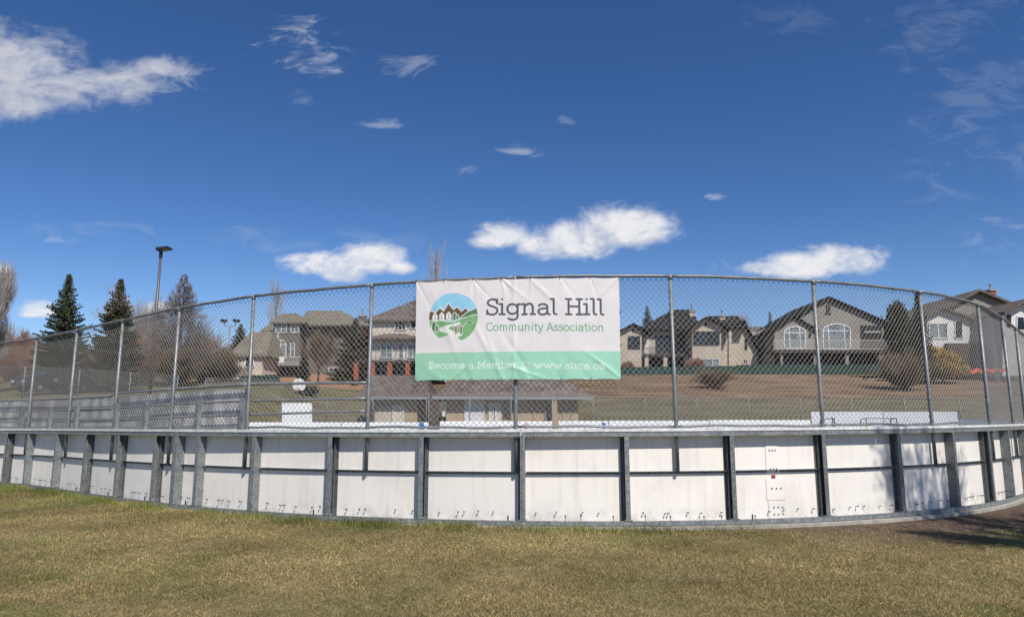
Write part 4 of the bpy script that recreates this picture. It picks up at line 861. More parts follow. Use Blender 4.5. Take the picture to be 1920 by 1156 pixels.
flat(h, 'porch_recess_shade', rect(1613, 610, 1653, 653), D+1.2, .05, 'dark'); flat(h, 'porch_lintel', rect(1620, 620, 1650, 624), D+1.14, .1, 'trim_grey')  # porch shade drawn as a dark sheet on the wall
flat(h, 'gable_vent', rect(1549, 571, 1557, 583), D+1.2, .12, 'trim_dark'); flat(h, 'gable_vent', rect(1547, 586, 1558, 588), D+1.2, .14, 'trim_dark')
x0_, zt_ = pt(1450, 655, D-1.6); x1_, zb_ = pt(1664, 661, D-1.6); MB().box(x0_, x1_, D-1.6, D+1.19, zb_, zt_).build('balcony', M['trim_dark'], h)
railing(h, 1450, 637, 1663, 655, D-1.5); 
flat(h, 'lower_wall', rect(1453, 661.5, 1656, 704), D-.001, .02, 'dark')  # dark sheet paints the shade under the balcony
for a, b in ((1462, 1466), (1524, 1530), (1583, 1589), (1646, 1656)): flat(h, 'column', rect(a, 662, b, 704), D-1.0, .35, 'stucco_taupe')
for a, b in ((1472, 1516), (1545, 1580), (1592, 1640)): window(h, a, 671, b, 690, D-.03, 2, 1, 'glass', 'trim_dark')
flat(h, 'wall_lamp', rect(1517, 622, 1520, 630), D, .2, 'trim_dark'); chimney(h, 1652, 597, 1661, 610, D+7, 'brick_red')
# H4 dark roof beige house
D = 90.0; h = house('beige_house', 'beige stucco house with dark hip roof, two chimneys and a large picture window', 1290, D)
wall(h, [(1163, 700), (1203, 700), (1203, 622), (1187, 611), (1163, 622)], D, 10, 'stucco_beige'); gable(h, (1157, 621), (1187, 606), (1222, 624), D, 9, 'roof_dark', .6)
wall(h, [(1203, 700), (1300, 700), (1300, 612), (1203, 614)], D+2.5, 9, 'stucco_beige'); wall(h, [(1298, 700), (1352, 700), (1352, 611), (1323, 598), (1298, 611)], D-1.2, 12, 'stucco_beige')
wall(h, [(1352, 700), (1372, 700), (1372, 612), (1352, 612)], D, 10, 'stucco_beige'); wall(h, [(1372, 700), (1420, 700), (1420, 660), (1396, 612), (1372, 612)], D+2, 9, 'stucco_beige')
gable(h, (1282, 620), (1323, 594), (1372, 616), D-1.2, 9, 'roof_dark', .7); hippx(h, 1196, 616, 1312, D+2.5, 9, 1262, 580, 1300, 'roof_dark', .9); hippx(h, 1300, 612, 1400, D+1, 10, 1328, 592, 1384, 'roof_dark', .4)
gable(h, (1368, 612), (1392, 600), (1426, 664), D+2, 8, 'roof_dark', .8)
window(h, 1177, 630, 1200, 654, D, 3, 1, 'glass', 'trim_dark'); window(h, 1299.5, 621, 1349, 647, D-1.2, 4, 1, 'glass', 'trim_dark', split=(.22, .5, .78)); window(h, 1311, 672, 1349, 688, D-1.2, 2, 1, 'glassl', 'trim_white', split=(.66,))
window(h, 1208, 635, 1217, 663, D+2.5, 1, 1, 'door_white', name='door'); window(h, 1229, 629, 1258, 662, D+2.5, 2, 1, 'glass', 'trim_dark'); window(h, 1266, 626, 1294, 662, D+2.5, 2, 1, 'glass', 'wood_dark')
window(h, 1355, 622, 1361, 646, D, 1, 1, 'glass', 'trim_white'); window(h, 1396, 636, 1401, 655, D+2, 1, 1, 'glass', 'trim_dark'); window(h, 1393, 673, 1402, 682, D+2, 2, 1, 'glass', 'trim_white')
flat(h, 'gable_vent', rect(1321, 605, 1326, 611), D-1.2, .1, 'trim_dark'); flat(h, 'gable_vent', rect(1186, 616, 1190, 622), D, .1, 'trim_dark')
x0_, zt_ = pt(1201, 663, D+.2); x1_, zb_ = pt(1299, 668, D+.2); MB().box(x0_, x1_, D+.2, D+2.49, zb_, zt_).build('balcony', M['trim_dark'], h); railing(h, 1201, 651, 1298, 663, D+.25, 'irond')
flat(h, 'lower_wall', rect(1204, 668.5, 1297, 698), D+2.49, .05, 'dark')  # shade below the balcony put in as a near-black sheet
for a in (1208, 1243, 1283): flat(h, 'column', rect(a, 669, a+7, 697), D+.7, .4, 'stucco_beige')
flat(h, 'drain_pipe', rect(1364.5, 616, 1366, 690), D, .1, 'trim_dark'); chimney(h, 1293, 581, 1304, 595, D+5, 'stucco_beige', pipe=.8); chimney(h, 1350, 590, 1361, 606, D+4, 'stucco_beige', pipe=.6)
# small house behind
D = 112.0; h = house('small_house', 'small beige house with brown hip roof, half hidden between the dark-roofed and gabled houses', 1425, D)
wall(h, [(1398, 690), (1448, 690), (1448, 622), (1398, 622)], D, 9, 'stucco_beige'); hippx(h, 1394, 627, 1452, D, 9, 1408, 612, 1430, 'roof_brown'); wall(h, [(1412, 690), (1446, 690), (1446, 648), (1428, 641), (1412, 648)], D-3, 4, 'stucco_beige'); gable(h, (1409, 650), (1428, 639), (1449, 650), D-3, 3, 'roof_brown', .5)
window(h, 1404, 629, 1416, 641, D, 2, 1, 'glass'); window(h, 1424, 629, 1432, 641, D, 2, 1, 'glass')
# H6 white house on the right
D = 78.0; h = house('white_house', 'white stucco house with long gable roof, brick chimney and dark brown lower storey at right', 1800, D)
wall(h, [(1737, 700), (1882, 700), (1882, 562), (1831, 549), (1737, 594)], D+3, 12, 'stucco_taupe'); gable(h, (1730, 596), (1831, 543), (1905, 573), D+3, 12, 'roof_brown', .6, .3)
wall(h, [(1737, 655), (1818, 655), (1818, 596), (1764, 581), (1737, 594)], D, 3, 'stucco_white'); gable(h, (1731, 593), (1763, 576), (1822, 597), D, 5, 'roof_brown', .6)
window(h, 1741, 605, 1777, 635, D, 2, 1, 'glassl', 'trim_white', fw=.12); window(h, 1789, 601, 1805, 635, D, 1, 1, 'glass', 'trim_white', fw=.1); flat(h, 'porch_recess_shade', rect(1820, 592, 1872, 642), D+3, .05, 'dark')  # recess shade painted as a flat dark sheet
window(h, 1824, 598, 1840, 625, D+2.9, 2, 2, 'glass', 'trim_white'); railing(h, 1818, 621, 1874, 641, D+.2, 'trim_white', .35, .03); x0_, zt_ = pt(1737, 641, D); 
wall(h, [(1776, 704), (1874, 704), (1874, 643), (1776, 643)], D-.6, 3.4, 'wood_dark', 'lower_wall'); wall(h, [(1874, 704), (1884, 704), (1884, 588), (1874, 588)], D-.4, 6, 'stucco_grey'); chimney(h, 1856, 541, 1869, 560, D+6, 'brick_red', pipe=.5)
for a in (1738, 1776): flat(h, 'column', rect(a, 655, a+3, 690), D-.01, .2, 'stucco_white')
D = 74.0; h = house('white_house', 'white gabled house at the right picture edge', 1915, D)
wall(h, [(1880, 704), (1960, 704), (1960, 585), (1918, 566), (1880, 586)], D, 12, 'stucco_white'); gable(h, (1874, 586), (1918, 561), (1966, 587), D, 12, 'roof_brown', .8, .25); window(h, 1905, 593, 1936, 620, D, 2, 1, 'glass', 'trim_white', fw=.1); window(h, 1888, 590, 1895, 612, D, 1, 1, 'glass', 'trim_dark')
# left houses
D = 78.0; h = house('cream_house', 'small cream house with brown hip roof at left, beside the floodlight mast', 465, D)
wall(h, [(436, 712), (492, 712), (492, 662), (436, 662)], D, 9, 'stucco_cream'); hippx(h, 427, 665, 500, D, 10, 470, 622, 512, 'roof_taupe'); window(h, 459, 667, 477, 689, D, 2, 1, 'glass', fw=.12); window(h, 436.5, 673, 448, 692, D, 2, 1, 'glassl'); railing(h, 426, 684, 452, 699, D-1.2, 'trim_white', .3, .03)
D = 84.0; h = house('grey_house', 'large grey-brown house with taupe hip roof, bay tower and white balcony at left', 580, D)
wall(h, [(497, 712), (515, 712), (515, 618), (497, 618)], D+2, 8, 'stucco_grey'); hippx(h, 488, 619, 530, D+2, 8, 508, 605, 540, 'roof_taupe')
wall(h, [(513, 712), (562, 712), (562, 602), (513, 602)], D, 8, 'stucco_grey'); hippx(h, 506, 603, 574, D, 8, 530, 587, 556, 'roof_taupe'); 
wall(h, [(562, 716), (665, 716), (665, 612), (562, 606)], D+1, 12, 'stucco_grey'); hippx(h, 558, 608, 690, D+1, 12, 576, 582, 640, 'roof_taupe', .5)
MB().box(pt(566, 608, D)[0], pt(684, 608, D)[0], D+.05, D+.99, pt(600, 612.5, D)[1], pt(600, 609.5, D)[1]).build('soffit', M['trim_dark'], h)
window(h, 517, 606, 538, 624, D, 2, 1, 'glassl'); window(h, 545, 608, 561, 624, D, 2, 1, 'glassl'); window(h, 516, 636, 537, 672, D, 2, 2, 'glassl', sp=645, fw=.1); window(h, 544, 643, 553, 670, D, 1, 1, 'glassl'); window(h, 576, 608, 600, 620, D+1, 2, 1, 'glass'); window(h, 577, 652, 588, 664, D+1, 1, 1, 'glassl'); window(h, 616, 688, 634, 704, D+1, 2, 1, 'glassl')
window(h, 520, 625, 523, 634, D, 1, 1, 'glass')
x0_, zt_ = pt(488, 680, D-2); x1_, zb_ = pt(570, 685, D-2); MB().box(x0_, x1_, D-2, D-.01, zb_, zt_).build('balcony', M['trim_grey'], h); MB().box(x0_, pt(533, 680, D-2)[0], D-2.05, D-2.0, zt_, zt_+.75).build('balcony_screen', M['trim_white'], h); railing(h, 533, 668, 570, 680, D-2.02, 'iron', .2, .02)
flat(h, 'lower_wall', rect(500, 685.5, 562, 712), D, .02, 'wood_dark')
for a in (492, 562): flat(h, 'column', rect(a, 685.5, a+5, 712), D-1.5, .3, 'wood_dark')
chimney(h, 672, 590, 684, 602, D+8, 'stucco_grey', pipe=.8)
D = 72.0; h = house('cream_house', 'tall cream house with dark eaves and red brick columns, left of the banner', 745, D)
wall(h, [(697, 716), (835, 716), (835, 596), (697, 596)], D, 12, 'stucco_cream'); hippx(h, 684, 599, 850, D, 12, 778, 562, 800, 'roof_brown', .45)
hippx(h, 694, 632, 783, D-.5, 2.0, 735, 621, 745, 'roof_brown', .3, name='porch_roof'); MB().box(pt(697, 632, D)[0], pt(835, 632, D)[0], D-.5, D-.01, pt(700, 634, D)[1], pt(700, 630.5, D)[1]).build('soffit', M['trim_dark'], h)
window(h, 740, 601, 761, 619, D, 3, 2, 'glass', 'trim_white'); window(h, 769, 600, 790, 616, D, 2, 1, 'glass', 'trim_white'); window(h, 713, 644, 736, 671, D, 2, 1, 'glassl', 'trim_white'); window(h, 747, 642, 757, 673, D, 1, 1, 'glassl', 'trim_white', name='door'); window(h, 764, 644, 784, 671, D, 2, 1, 'glassl')
x0_, zt_ = pt(667, 675, D-2.2); x1_, zb_ = pt(835, 680, D-2.2); MB().box(x0_, x1_, D-2.2, D-.01, zb_, zt_).build('balcony', M['trim_dark'], h); railing(h, 668, 657, 835, 675, D-2.1, 'irond', .5, .02)
flat(h, 'lower_wall', rect(698, 680.5, 834, 716), D, .02, 'dark')  # dark sheet between the columns paints the shade there
for a in (665, 696, 728, 761, 800): flat(h, 'brick_column', rect(a, 680.5, a+8, 712), D-1.8, .5, 'brick_red')
for a in (714, 744): window(h, a, 685, a+13, 705, D-.02, 1, 1, 'glass', 'trim_grey')
# ------------------------------------------------------------------ green fences, snow fence
def sheet_fence(label, segs, D, D2=None):
    (a0, t0, b0), (a1, t1, b1) = segs[0], segs[-1]; x, z = pt(a0, b0, D); r_ = thing('green_fence', label, 'fence', (x, D, z)); n = len(segs)
    for i in range(n-1):
        (pa, ta, ba), (pb, tb_, bb) = segs[i], segs[i+1]; MB().prism(ccw([pt(pa+.3, ba, D), pt(pb-.3, ba, D), pt(pb-.3, ta, D), pt(pa+.3, ta, D)]), D-.02, D+.02).build('fence_sheet', M['greenf'], r_)
        xx, zz_ = pt(pa, ta-.8, D); MB().box(xx-.05, xx+.05, D-.07, D-.021, pt(pa, ba+2, D)[1], zz_).build('fence_post', M['greenp'], r_)
sheet_fence('dark green privacy fence running below the beige and gabled houses', [(1150, 688, 707), (1180, 688, 707), (1212, 687, 706.5), (1246, 687, 706), (1280, 686.5, 706), (1314, 686, 705.5), (1348, 685.5, 704), (1382, 684, 703), (1416, 683, 703), (1450, 683, 702.5), (1484, 683, 702.5), (1518, 683, 703), (1552, 683, 703), (1586, 683, 702), (1620, 682, 701), (1650, 682, 700)], 84.0)
sheet_fence('short dark green fence below the small cream house at left', [(450, 704, 716), (475, 703, 717), (500, 702, 718), (525, 702, 718)], 72.0)
D = 70; r_ = thing('snow_fence', 'strip of orange plastic snow fence lying on the slope under the white house', 'snow fence', (pt(1850, 700, D)[0], D, pt(1850, 700, D)[1]))
mb = MB(); 
for i in range(60):
    px = 1819+i*1.15; y_ = 692+ (i/60)*-1+1.6*math.sin(i*.4); a = pt(px, y_, D); b = pt(px, y_+7-(i/60)*3, D); mb.box(a[0]-.018, a[0]+.018, D-.01, D+.01, b[1], a[1])
for k in range(5):
    for i in range(0, 59):
        p0 = pt(1819+i*1.15, 692-(i/60)+1.6*math.sin(i*.4)+(7-(i/60)*3)*k/4, D); p1 = pt(1819+(i+1)*1.15, 692-((i+1)/60)+1.6*math.sin((i+1)*.4)+(7-((i+1)/60)*3)*k/4, D); mb.tube([(p0[0], D-.015, p0[1]), (p1[0], D-.015, p1[1])], .03, 4)
mb.build('orange_mesh', M['orange'], r_)
# ------------------------------------------------------------------ poles, backboard
D = 36.0; x, z = pt(302, 471, D); r_ = thing('light_pole', 'tall dark bronze light pole with a flat shoebox lamp at left', 'light pole', (x, D, Hs(x, D)))
MB().tube([(x, D, Hs(x, D)-.1), (x, D, z)], .085, 12, .06).build('pole', M['bronze'], r_, True)
mb = MB(); mb.tube([(x, D, z-.35), (x, D, z+.05)], .09, 10); mb.hexa([(x-.18, D-.3, z+.02), (x+.46, D-.3, z+.13), (x+.46, D+.3, z+.13), (x-.18, D+.3, z+.02)], [(x-.12, D-.3, z+.16), (x+.46, D-.3, z+.22), (x+.46, D+.3, z+.22), (x-.12, D+.3, z+.16)]); ho = mb.build('lamp_head', M['black'], r_)
MB().hexa([(x+.02, D-.22, z+.035), (x+.4, D-.22, z+.1), (x+.4, D+.22, z+.1), (x+.02, D+.22, z+.035)], [(x+.02, D-.22, z+.05), (x+.4, D-.22, z+.115), (x+.4, D+.22, z+.115), (x+.02, D+.22, z+.05)]).build('lamp_lens', M['lens'], ho)
D = 66.0; x, z = pt(431, 612, D); r_ = thing('floodlight_mast', 'slim grey mast with two floodlights on a curved yoke above the cream house', 'floodlight', (x, D, Hs(x, D)))
MB().tube([(x, D, Hs(x, D)), (x, D, z)], .09, 8, .06).build('pole', M['pipe'], r_, True); MB().tube([(x-.6, D, z+.45), (x-.5, D, z+.1), (x, D, z), (x+.5, D, z+.1), (x+.6, D, z+.45)], .04, 6).build('yoke', M['pipe'], r_)
for sg in (-1, 1):
    MB().hexa([(x+sg*.6-.28, D-.2, z+.42), (x+sg*.6+.22, D-.2, z+.35), (x+sg*.6+.22, D+.2, z+.45), (x+sg*.6-.28, D+.2, z+.52)], [(x+sg*.6-.3, D-.2, z+.72), (x+sg*.6+.28, D-.2, z+.62), (x+sg*.6+.28, D+.2, z+.68), (x+sg*.6-.3, D+.2, z+.78)]).build('floodlight', M['black'], r_)
D = 50.0; x, z = pt(560, 720, D); g0 = Hs(x, D); r_ = thing('basketball_hoop', 'basketball hoop with white fan-shaped backboard on the field', 'basketball hoop', (x, D, g0))
MB().prism(ccw(px_poly([(549, 727), (553, 731), (568, 731), (572, 727), (572.5, 719), (570, 713), (566, 710), (560.5, 708.5), (555, 710), (551, 713), (548.5, 719)], D)), D-.03, D+.03).build('backboard', M['trim_white'], r_)
MB().tube([(x+.05, D+1.2, g0-.1), (x+.05, D+1.2, z-.6), (x, D+.03, z)], .07, 8).build('pole', M['pipe'], r_, True); MB().tube([(x+.23*math.cos(t), D-.28+.23*math.sin(t), z-.35) for t in [k*math.pi/8 for k in range(17)]], .012, 5).build('rim', M['orange'], r_)
D = 39.5; x, _ = pt(557, 790, D); r_ = thing('white_sign_panel', 'blank white rectangular board standing behind the far rink boards', 'sign panel', (x, D, 0))
MB().prism(ccw(px_poly(rect(529, 755, 585, 791), D)), D-.04, D+.04).build('board', M['farb'], r_)
for px in (533, 581): xx, zz_ = pt(px, 757, D+.1); MB().box(xx-.05, xx+.05, D+.041, D+.12, 0, zz_).build('leg', M['galv'], r_)
def car(px, D, label, wl=4.4, rz=0):
    x, _ = pt(px, 720, D); r_ = thing('parked_car', label, 'car', (x, D, Hs(x, D)), 'dark cars parked behind the left fence', rz)
    prof = [(-2.2, .35), (-2.2, .8), (-2.0, .95), (-1.3, 1.02), (-.6, 1.45), (.8, 1.48), (1.6, 1.02), (2.15, .95), (2.25, .6), (2.2, .35)]
    n = len(prof); mb = MB(); vs = []
    for yy, sh in ((-.88, .0), (-.8, .06), (.8, .06), (.88, .0)):
        for (a, b) in prof: vs.append((a, yy*(.86 if b > 1.1 else 1), b+sh*(b > .9)))
    f = [tuple(range(n-1, -1, -1)), tuple(range(3*n, 4*n))]
    for k in range(3):
        for i in range(n): f.append((k*n+i, k*n+(i+1) % n, (k+1)*n+(i+1) % n, (k+1)*n+i))
    mb.add(vs, f).build('body', M['carp'], r_, local=True, bevel=.03)
    for a, b in ((-1.4, -.9), (-1.4, .9), (1.4, -.9), (1.4, .9)):
        w_ = MB().tube([(a, b-.1, .33), (a, b+.1, .33)], .33, 16).build('wheel', M['tyre'], r_, local=True); MB().tube([(a, b-.105 if b < 0 else b+.1, .33), (a, b-.1 if b < 0 else b+.105, .33)], .13, 12).build('rim', M['galv'], w_, local=True)
    for b in (-.62, .62): MB().box(-2.24, -2.16, b-.16, b+.16, .62, .78).build('headlight', M['chrome'], r_, local=True)
    MB().hexa([(-1.25, -.65, 1.06), (-1.25, .65, 1.06), (-1.2, .65, 1.05), (-1.2, -.65, 1.05)], [(-.66, -.6, 1.46), (-.66, .6, 1.46), (-.6, .6, 1.45), (-.6, -.6, 1.45)]).build('windscreen', M['glass'], r_, local=True)
car(102, 46, 'dark car parked behind the left fence, the farther left of two', rz=R(62)); car(158, 47, 'dark car parked behind the left fence, right of the other car', rz=R(62))
# ------------------------------------------------------------------ trees
def spruce(name, label, px, top, D, half, base_py=None, m='needle', dens=1.0, seed=1, gtop=0.0):
    r_ = random.Random(seed); x, zt_ = pt(px, top, D); g0 = Hs(x, D); hgt = zt_-g0; wr = half/F*D; root = thing(name, label, 'tree', (x, D, g0)); MB().tube([(x, D, g0-.2), (x, D, zt_-.1)], hgt*.018+.05, 7, .015).build('trunk', M['bark'], root)
    V = []; Fc = []; rr = np.random.RandomState(seed); z = .06*hgt; lay = 0
    while z < hgt*.985:
        t = z/hgt; rad = wr*(1-t)**.9*(.80+.36*r_.random())+.05; nb = int(6+9*(1-t)); ph = r_.random()*6.28
        for b in range(nb):
            a = ph+6.283*b/nb+r_.uniform(-.25, .25); L_ = rad*r_.uniform(.62, 1.12); lift = r_.uniform(.0, .22) if t > .5 else r_.uniform(-.16, .1); steps = max(3, int(L_/.13*dens)); ca, sa = math.cos(a), math.sin(a)
            for k in range(steps):
                f = (k+.6)/steps; cxp = ca*L_*f; cyp = sa*L_*f; cz = z+L_*(-.22*f+.32*f*f+lift*f); ws = min(.16*L_+.03, .10+.15*L_*(1-f)+.06)
                for sg in (-1, 1, 0):
                    if sg == 0: dx, dy = ca, sa; ll = .20*(.4+min(L_, 2)*.3)
                    else: dx, dy = ca*.45-sa*sg*.9, sa*.45+ca*sg*.9; ll = ws*r_.uniform(.6, 1.2)
                    w_ = .03+.03*min(L_, 2); px_, py_ = -dy*w_, dx*w_; i0 = len(V); dz = r_.uniform(-.14, .04)*min(1, .3+L_)
                    V += [(x+cxp+px_, D+cyp+py_, g0+cz+r_.uniform(-.03, .03)), (x+cxp-px_, D+cyp-py_, g0+cz-.05), (x+cxp+dx*ll, D+cyp+dy*ll, g0+cz+dz)]; Fc.append((i0, i0+1, i0+2))
                    V += [(x+cxp, D+cyp, g0+cz+.07), (x+cxp-dx*.02, D+cyp-dy*.02, g0+cz-.09), (x+cxp+dx*ll*.9, D+cyp+dy*ll*.9, g0+cz+dz+.02)]; Fc.append((i0+3, i0+4, i0+5))
        z += (.20+.16*(1-t))*r_.uniform(.8, 1.15)*max(.55, hgt/14)
    numbuild('crown', V, Fc, M[m], root); return root
def twigs(P0, P1, R0, R1, start, d, L_, r, depth, rr, spread=.5, up=.15, nb=3, jit=.15, minr=.006):
    segs = 3; p = Vector(start); d = Vector(d).normalized(); 
    for k in range(segs):
        d2 = (d+Vector((rr.uniform(-jit, jit), rr.uniform(-jit, jit), rr.uniform(-jit, jit)+up*.3))).normalized(); q_ = p+d2*L_/segs; ra = r*(1-.22*k); rb = r*(1-.22*(k+1)); P0.append(p); P1.append(q_); R0.append(max(ra, minr)); R1.append(max(rb, minr*.8)); p, d = q_, d2
        if depth > 0:
            for b in range(nb if k == segs-1 else max(1, nb-1)):
                a = rr.uniform(0, 6.283); perp = d.orthogonal().normalized(); perp.rotate(Matrix.Rotation(a, 3, d)); nd = (d+perp*spread*rr.uniform(.6, 1.4)+Vector((0, 0, up))).normalized(); twigs(P0, P1, R0, R1, p, nd, L_*rr.uniform(.5, .72), r*.5, depth-1, rr, spread, up, nb, jit, minr)
def bare(name, label, px, top, D, kind='broad', half=60, m='twig', seed=1, cat='tree', base=None, group=None):
    rr = random.Random(seed); x, zt_ = pt(px, top, D); g0 = Hs(x, D) if base is None else base; h_ = zt_-g0; wr = half/F*D; root = thing(name, label, cat, (x, D, g0), group); P0, P1, R0, R1 = [], [], [], []; o = Vector((x, D, g0)); trunk = MB()
    if kind == 'broad':
        trunk.tube([o-Vector((0, 0, .2)), o+Vector((.05, 0, h_*.2)), o+Vector((-.05, 0, h_*.45))], h_*.016+.04, 7, h_*.008+.02)
        for k in range(9):
            a = k*2.4+rr.random(); z0 = h_*(.18+.28*k/9); el_ = rr.uniform(.5, 1.15); twigs(P0, P1, R0, R1, o+Vector((0, 0, z0)), (math.cos(a)*math.cos(el_), math.sin(a)*math.cos(el_), math.sin(el_)), h_*rr.uniform(.28, .38), h_*.006, 4, rr, .55, .14, 3, .18, .0045)
    elif kind == 'cone':      # larch: straight leader with fine side twigs
        trunk.tube([o-Vector((0, 0, .2)), o+Vector((0, 0, h_*.97))], h_*.014+.04, 7, .02)
        for k in range(int(170)):
            t = (k+1)/171; z0 = h_*(.06+.92*t); a = k*2.4+rr.random(); L_ = (wr*(1-t)**1.15+.12)*rr.uniform(.7, 1.15); twigs(P0, P1, R0, R1, o+Vector((0, 0, z0)), (math.cos(a), math.sin(a), rr.uniform(.25, .6)), L_, .018, 2, rr, .6, .12, 3, .14, .010)
    elif kind == 'poplar':
        trunk.tube([o-Vector((0, 0, .2)), o+Vector((0, 0, h_*.5)), o+Vector((.1, 0, h_*.93))], h_*.012+.04, 7, .03)
        for k in range(34):
            t = rr.uniform(.12, .85); a = k*2.4; L_ = h_*(1-t)*rr.uniform(.35, .75)+.6; L_ = min(L_, h_*.3); twigs(P0, P1, R0, R1, o+Vector((0, 0, h_*t)), (math.cos(a)*.24, math.sin(a)*.24, 1), L_, .024, 2, rr, .16, .35, 2, .06, .009)
    else:                     # shrub
        trunk.tube([o-Vector((0, 0, .1)), o+Vector((0, 0, .3))], .08, 6)
        for k in range(26 if kind == 'shrub' else 64):
            a = k*2.4; el_ = rr.uniform(.45, 1.45); L_ = h_*rr.uniform(.4, .7); d0 = Vector((math.cos(a)*math.cos(el_)*min(1.6, wr/h_*1.3), math.sin(a)*math.cos(el_), math.sin(el_))); twigs(P0, P1, R0, R1, o+Vector((rr.uniform(-wr, wr)*.25, rr.uniform(-.4, .4), 0)), d0, L_, .028, 3, rr, .45, .14, 3, .14, .009)
    trunk.build('trunk', M['bark'], root); P0 = np.array([tuple(p) for p in P0]); P1 = np.array([tuple(p) for p in P1])
    # scale the crown to the tree's width and height
    A_ = np.vstack([P0, P1]); zlo = A_[:, 2].min(); fz = (zt_-zlo)/(np.percentile(A_[:, 2], 99.8)-zlo); fw_ = wr/max(.1, np.percentile(np.abs(A_[:, 0]-x), 98.5))
    for P in (P0, P1): P[:, 2] = zlo+(P[:, 2]-zlo)*fz; P[:, :2] = np.array([x, D])+(P[:, :2]-np.array([x, D]))*min(fw_, 1.6)
    V, Fc = tubes_np(P0, P1, R0, R1, 3); numbuild('crown', V, Fc, M[m], root); return root
def leafy(name, label, blobs, D, m, seed, n=5000, sz=.12, cat='tree', trunk=True, up=0.0):
    rr = np.random.RandomState(seed); px = blobs[0][0]; x, z = pt(px, blobs[0][1], D); g0 = Hs(x, D); root = thing(name, label, cat, (x, D, g0)); V = []
    tot = sum(b[2]*b[3] for b in blobs)
    for (bx, by, hw, hh) in blobs:
        cx_, cz_ = pt(bx, by, D); rx = hw/F*D; rz_ = hh/F*D; k = int(n*hw*hh/tot); d = rr.normal(size=(k, 3)); d /= np.linalg.norm(d, axis=1, keepdims=True); r_ = rr.rand(k, 1)**.35
        cl2 = 1+.16*np.sin(d[:, :1]*7+seed)*np.cos(d[:, 2:]*9)+.10*np.sin(d[:, 1:2]*13); P = d*r_*cl2*np.array([rx, rx, rz_])+np.array([cx_, D, cz_]); V.append(P)
    P = np.vstack(V); P = P[P[:, 2] > g0-.1]; k = len(P); a = rr.normal(size=(k, 3))*sz; b = rr.normal(size=(k, 3))*sz; a[:, 2] += up; T_ = np.stack([P, P+a, P+b*.6], 1).reshape(-1, 3); numbuild('crown', T_, np.arange(3*k).reshape(-1, 3), M[m], root)
    MB().tube([(x, D, g0-.2), (x, D, z)], .12, 7, .05).build('trunk', M['bark'], root); return root
spruce('spruce_tree', 'tall narrow spruce at far left, rising well above the fence', 131, 510, 50, 66, seed=3)
spruce('spruce_tree', 'wide brownish spruce just left of the light pole', 228, 519, 48, 68, m='needle2', seed=5)
spruce('spruce_tree', 'small dark spruce beside the floodlight mast', 452, 606, 92, 34, seed=7)
spruce('spruce_tree', 'dark spruce between the large grey house and the tall cream house', 668, 594, 74, 56, m='needle2', seed=8)
spruce('spruce_tree', 'brown-topped spruce peeking over the roof right of the banner', 1213, 572, 112, 40, m='needle2', seed=9)
spruce('spruce_tree', 'slim spruce between the beige and gabled houses', 1443, 582, 118, 22, seed=10)
spruce('spruce_tree', 'tall slim dark evergreen left of the white house', 1717, 541, 72, 30, m='needle3', seed=12)
spruce('spruce_tree', 'small slim evergreen in front of the large grey house', 572, 632, 76, 14, m='needle3', seed=13)
leafy('juniper_tree', 'rounded dark juniper right of the gabled house', [(1684, 620, 20, 52), (1682, 588, 16, 20), (1695, 640, 18, 30), (1700, 655, 22, 24)], 77, 'needle3', 4, 14000, .16, up=.1)
leafy('golden_bush', 'golden yellow bush below the white house', [(1765, 678, 30, 26), (1742, 664, 18, 18), (1795, 686, 18, 20), (1770, 692, 36, 14)], 73, 'yellow', 6, 12000, .14, 'bush')
bare('larch_tree', 'leafless conical larch right of the light pole', 347, 514, 56, 'cone', 62, 'twig', 21)
bare('bare_tree', 'leafless pale tree at the left picture edge', -12, 494, 46, 'broad', 50, 'twigp', 22)
bare('bare_tree', 'faint leafless tree behind the second spruce', 258, 545, 70, 'broad', 50, 'twigp', 23)
bare('poplar_tree', 'tall narrow leafless poplar above the left end of the banner', 818, 450, 100, 'poplar', 21, 'twigp', 24)
bare('poplar_tree', 'narrow leafless poplar behind the large grey house', 521, 521, 100, 'poplar', 16, 'twigp', 25)
bare('bare_tree', 'brown budding tree in front of the large grey house', 600, 622, 74, 'broad', 30, 'twigw', 26)
bare('bare_tree', 'faint bare treetop behind the dark-roofed beige house', 1378, 590, 118, 'broad', 30, 'twigb', 27)
for i, (px, top, D, hf, m_, lb) in enumerate([(28, 622, 60, 40, 'twigb', 'reddish leafless bush at the left picture edge'), (98, 640, 58, 40, 'twigb', 'reddish leafless bush left of the first spruce, behind the cars'), (190, 650, 58, 36, 'twigb', 'leafless bush between the two big spruces'), (285, 625, 60, 40, 'twigb', 'brown leafless bush directly behind the light pole'), (330, 650, 54, 40, 'twigw', 'brown leafless bush at the foot of the larch'), (385, 632, 62, 44, 'twigb', 'tall brown leafless bush right of the larch'), (418, 655, 60, 34, 'twigw', 'brown leafless bush below the floodlight mast')]):
    bare('bare_bush', lb, px, top, D, 'shrubs', hf, m_, 40+i, 'bush', group='leafless bushes at left')
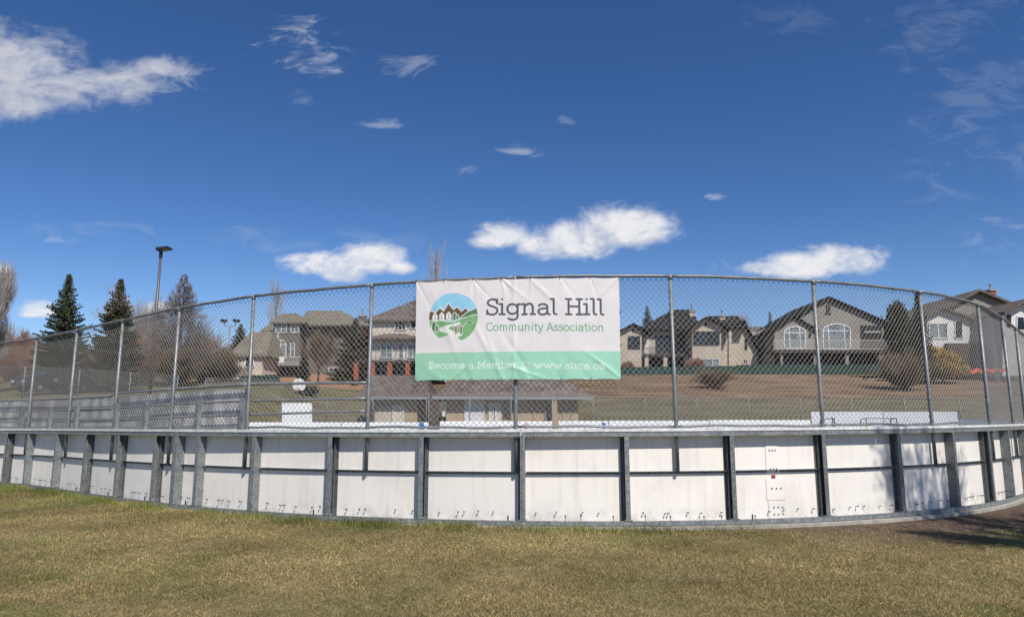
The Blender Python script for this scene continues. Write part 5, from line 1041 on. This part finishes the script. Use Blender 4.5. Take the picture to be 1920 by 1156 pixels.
bare('bare_bush', 'large reddish-brown leafless shrub on the slope at the right', 1690, 660, 66, 'shrubs', 36, 'twigw', 60, 'bush')
bare('bare_bush', 'leafless shrub below the right end of the green fence', 1680, 640, 80, 'shrub', 22, 'twigw', 61, 'bush')
bare('bare_bush', 'leafless grey-brown shrub on the slope in front of the beige house', 1338, 690, 68, 'shrub', 34, 'twigw', 62, 'bush')
bare('bare_bush', 'rounded reddish shrub beside the lower window of the beige house', 1303, 672, 87, 'shrubs', 14, 'twigb', 63, 'bush')
bare('bare_bush', 'low reddish shrub under the left gable of the beige house', 1175, 678, 87, 'shrubs', 12, 'twigb', 64, 'bush')
leafy('low_juniper', 'low dark juniper behind the basketball backboard', [(580, 732, 16, 8), (570, 738, 14, 7)], 58, 'needle3', 9, 1500, .12, 'bush')
# the tree behind the photographer that throws its shade on the right-hand boards
def shade_tree(x, y, h_, label, seed, cz, rad, n):
    rr = np.random.RandomState(seed); root = thing('leafy_tree', label, 'tree', (x, y, -.3)); P0, P1, R0, R1 = [], [], [], []; r2 = random.Random(seed)
    MB().tube([(x, y, -.4), (x, y, h_*.5), (x+.1, y, h_*.8)], .13, 8, .05).build('trunk', M['bark'], root)
    for k in range(10):
        a = k*2.4; twigs(P0, P1, R0, R1, Vector((x, y, h_*(.35+.04*k))), (math.cos(a)*.6, math.sin(a)*.6, .8), h_*.135, .04, 3, r2, .45, .1, 3, .15, .008)
    ends = np.array([tuple(p) for p in P1]); k = rr.randint(0, len(ends), n); P = ends[k]+rr.normal(size=(n, 3))*.13; a = rr.normal(size=(n, 3))*.036; b = rr.normal(size=(n, 3))*.036
    V1, F1 = tubes_np([tuple(p) for p in P0], [tuple(p) for p in P1], R0, R1, 3); numbuild('branches', V1, F1, M['twig'], root)
    numbuild('crown', np.stack([P, P+a, P+b], 1).reshape(-1, 3), np.arange(3*n).reshape(-1, 3), M['leaf'], root)
shade_tree(8.45, 3.9, 8.2, 'young leafy tree standing right of the photographer', 5, 6, 1.5, 7000)
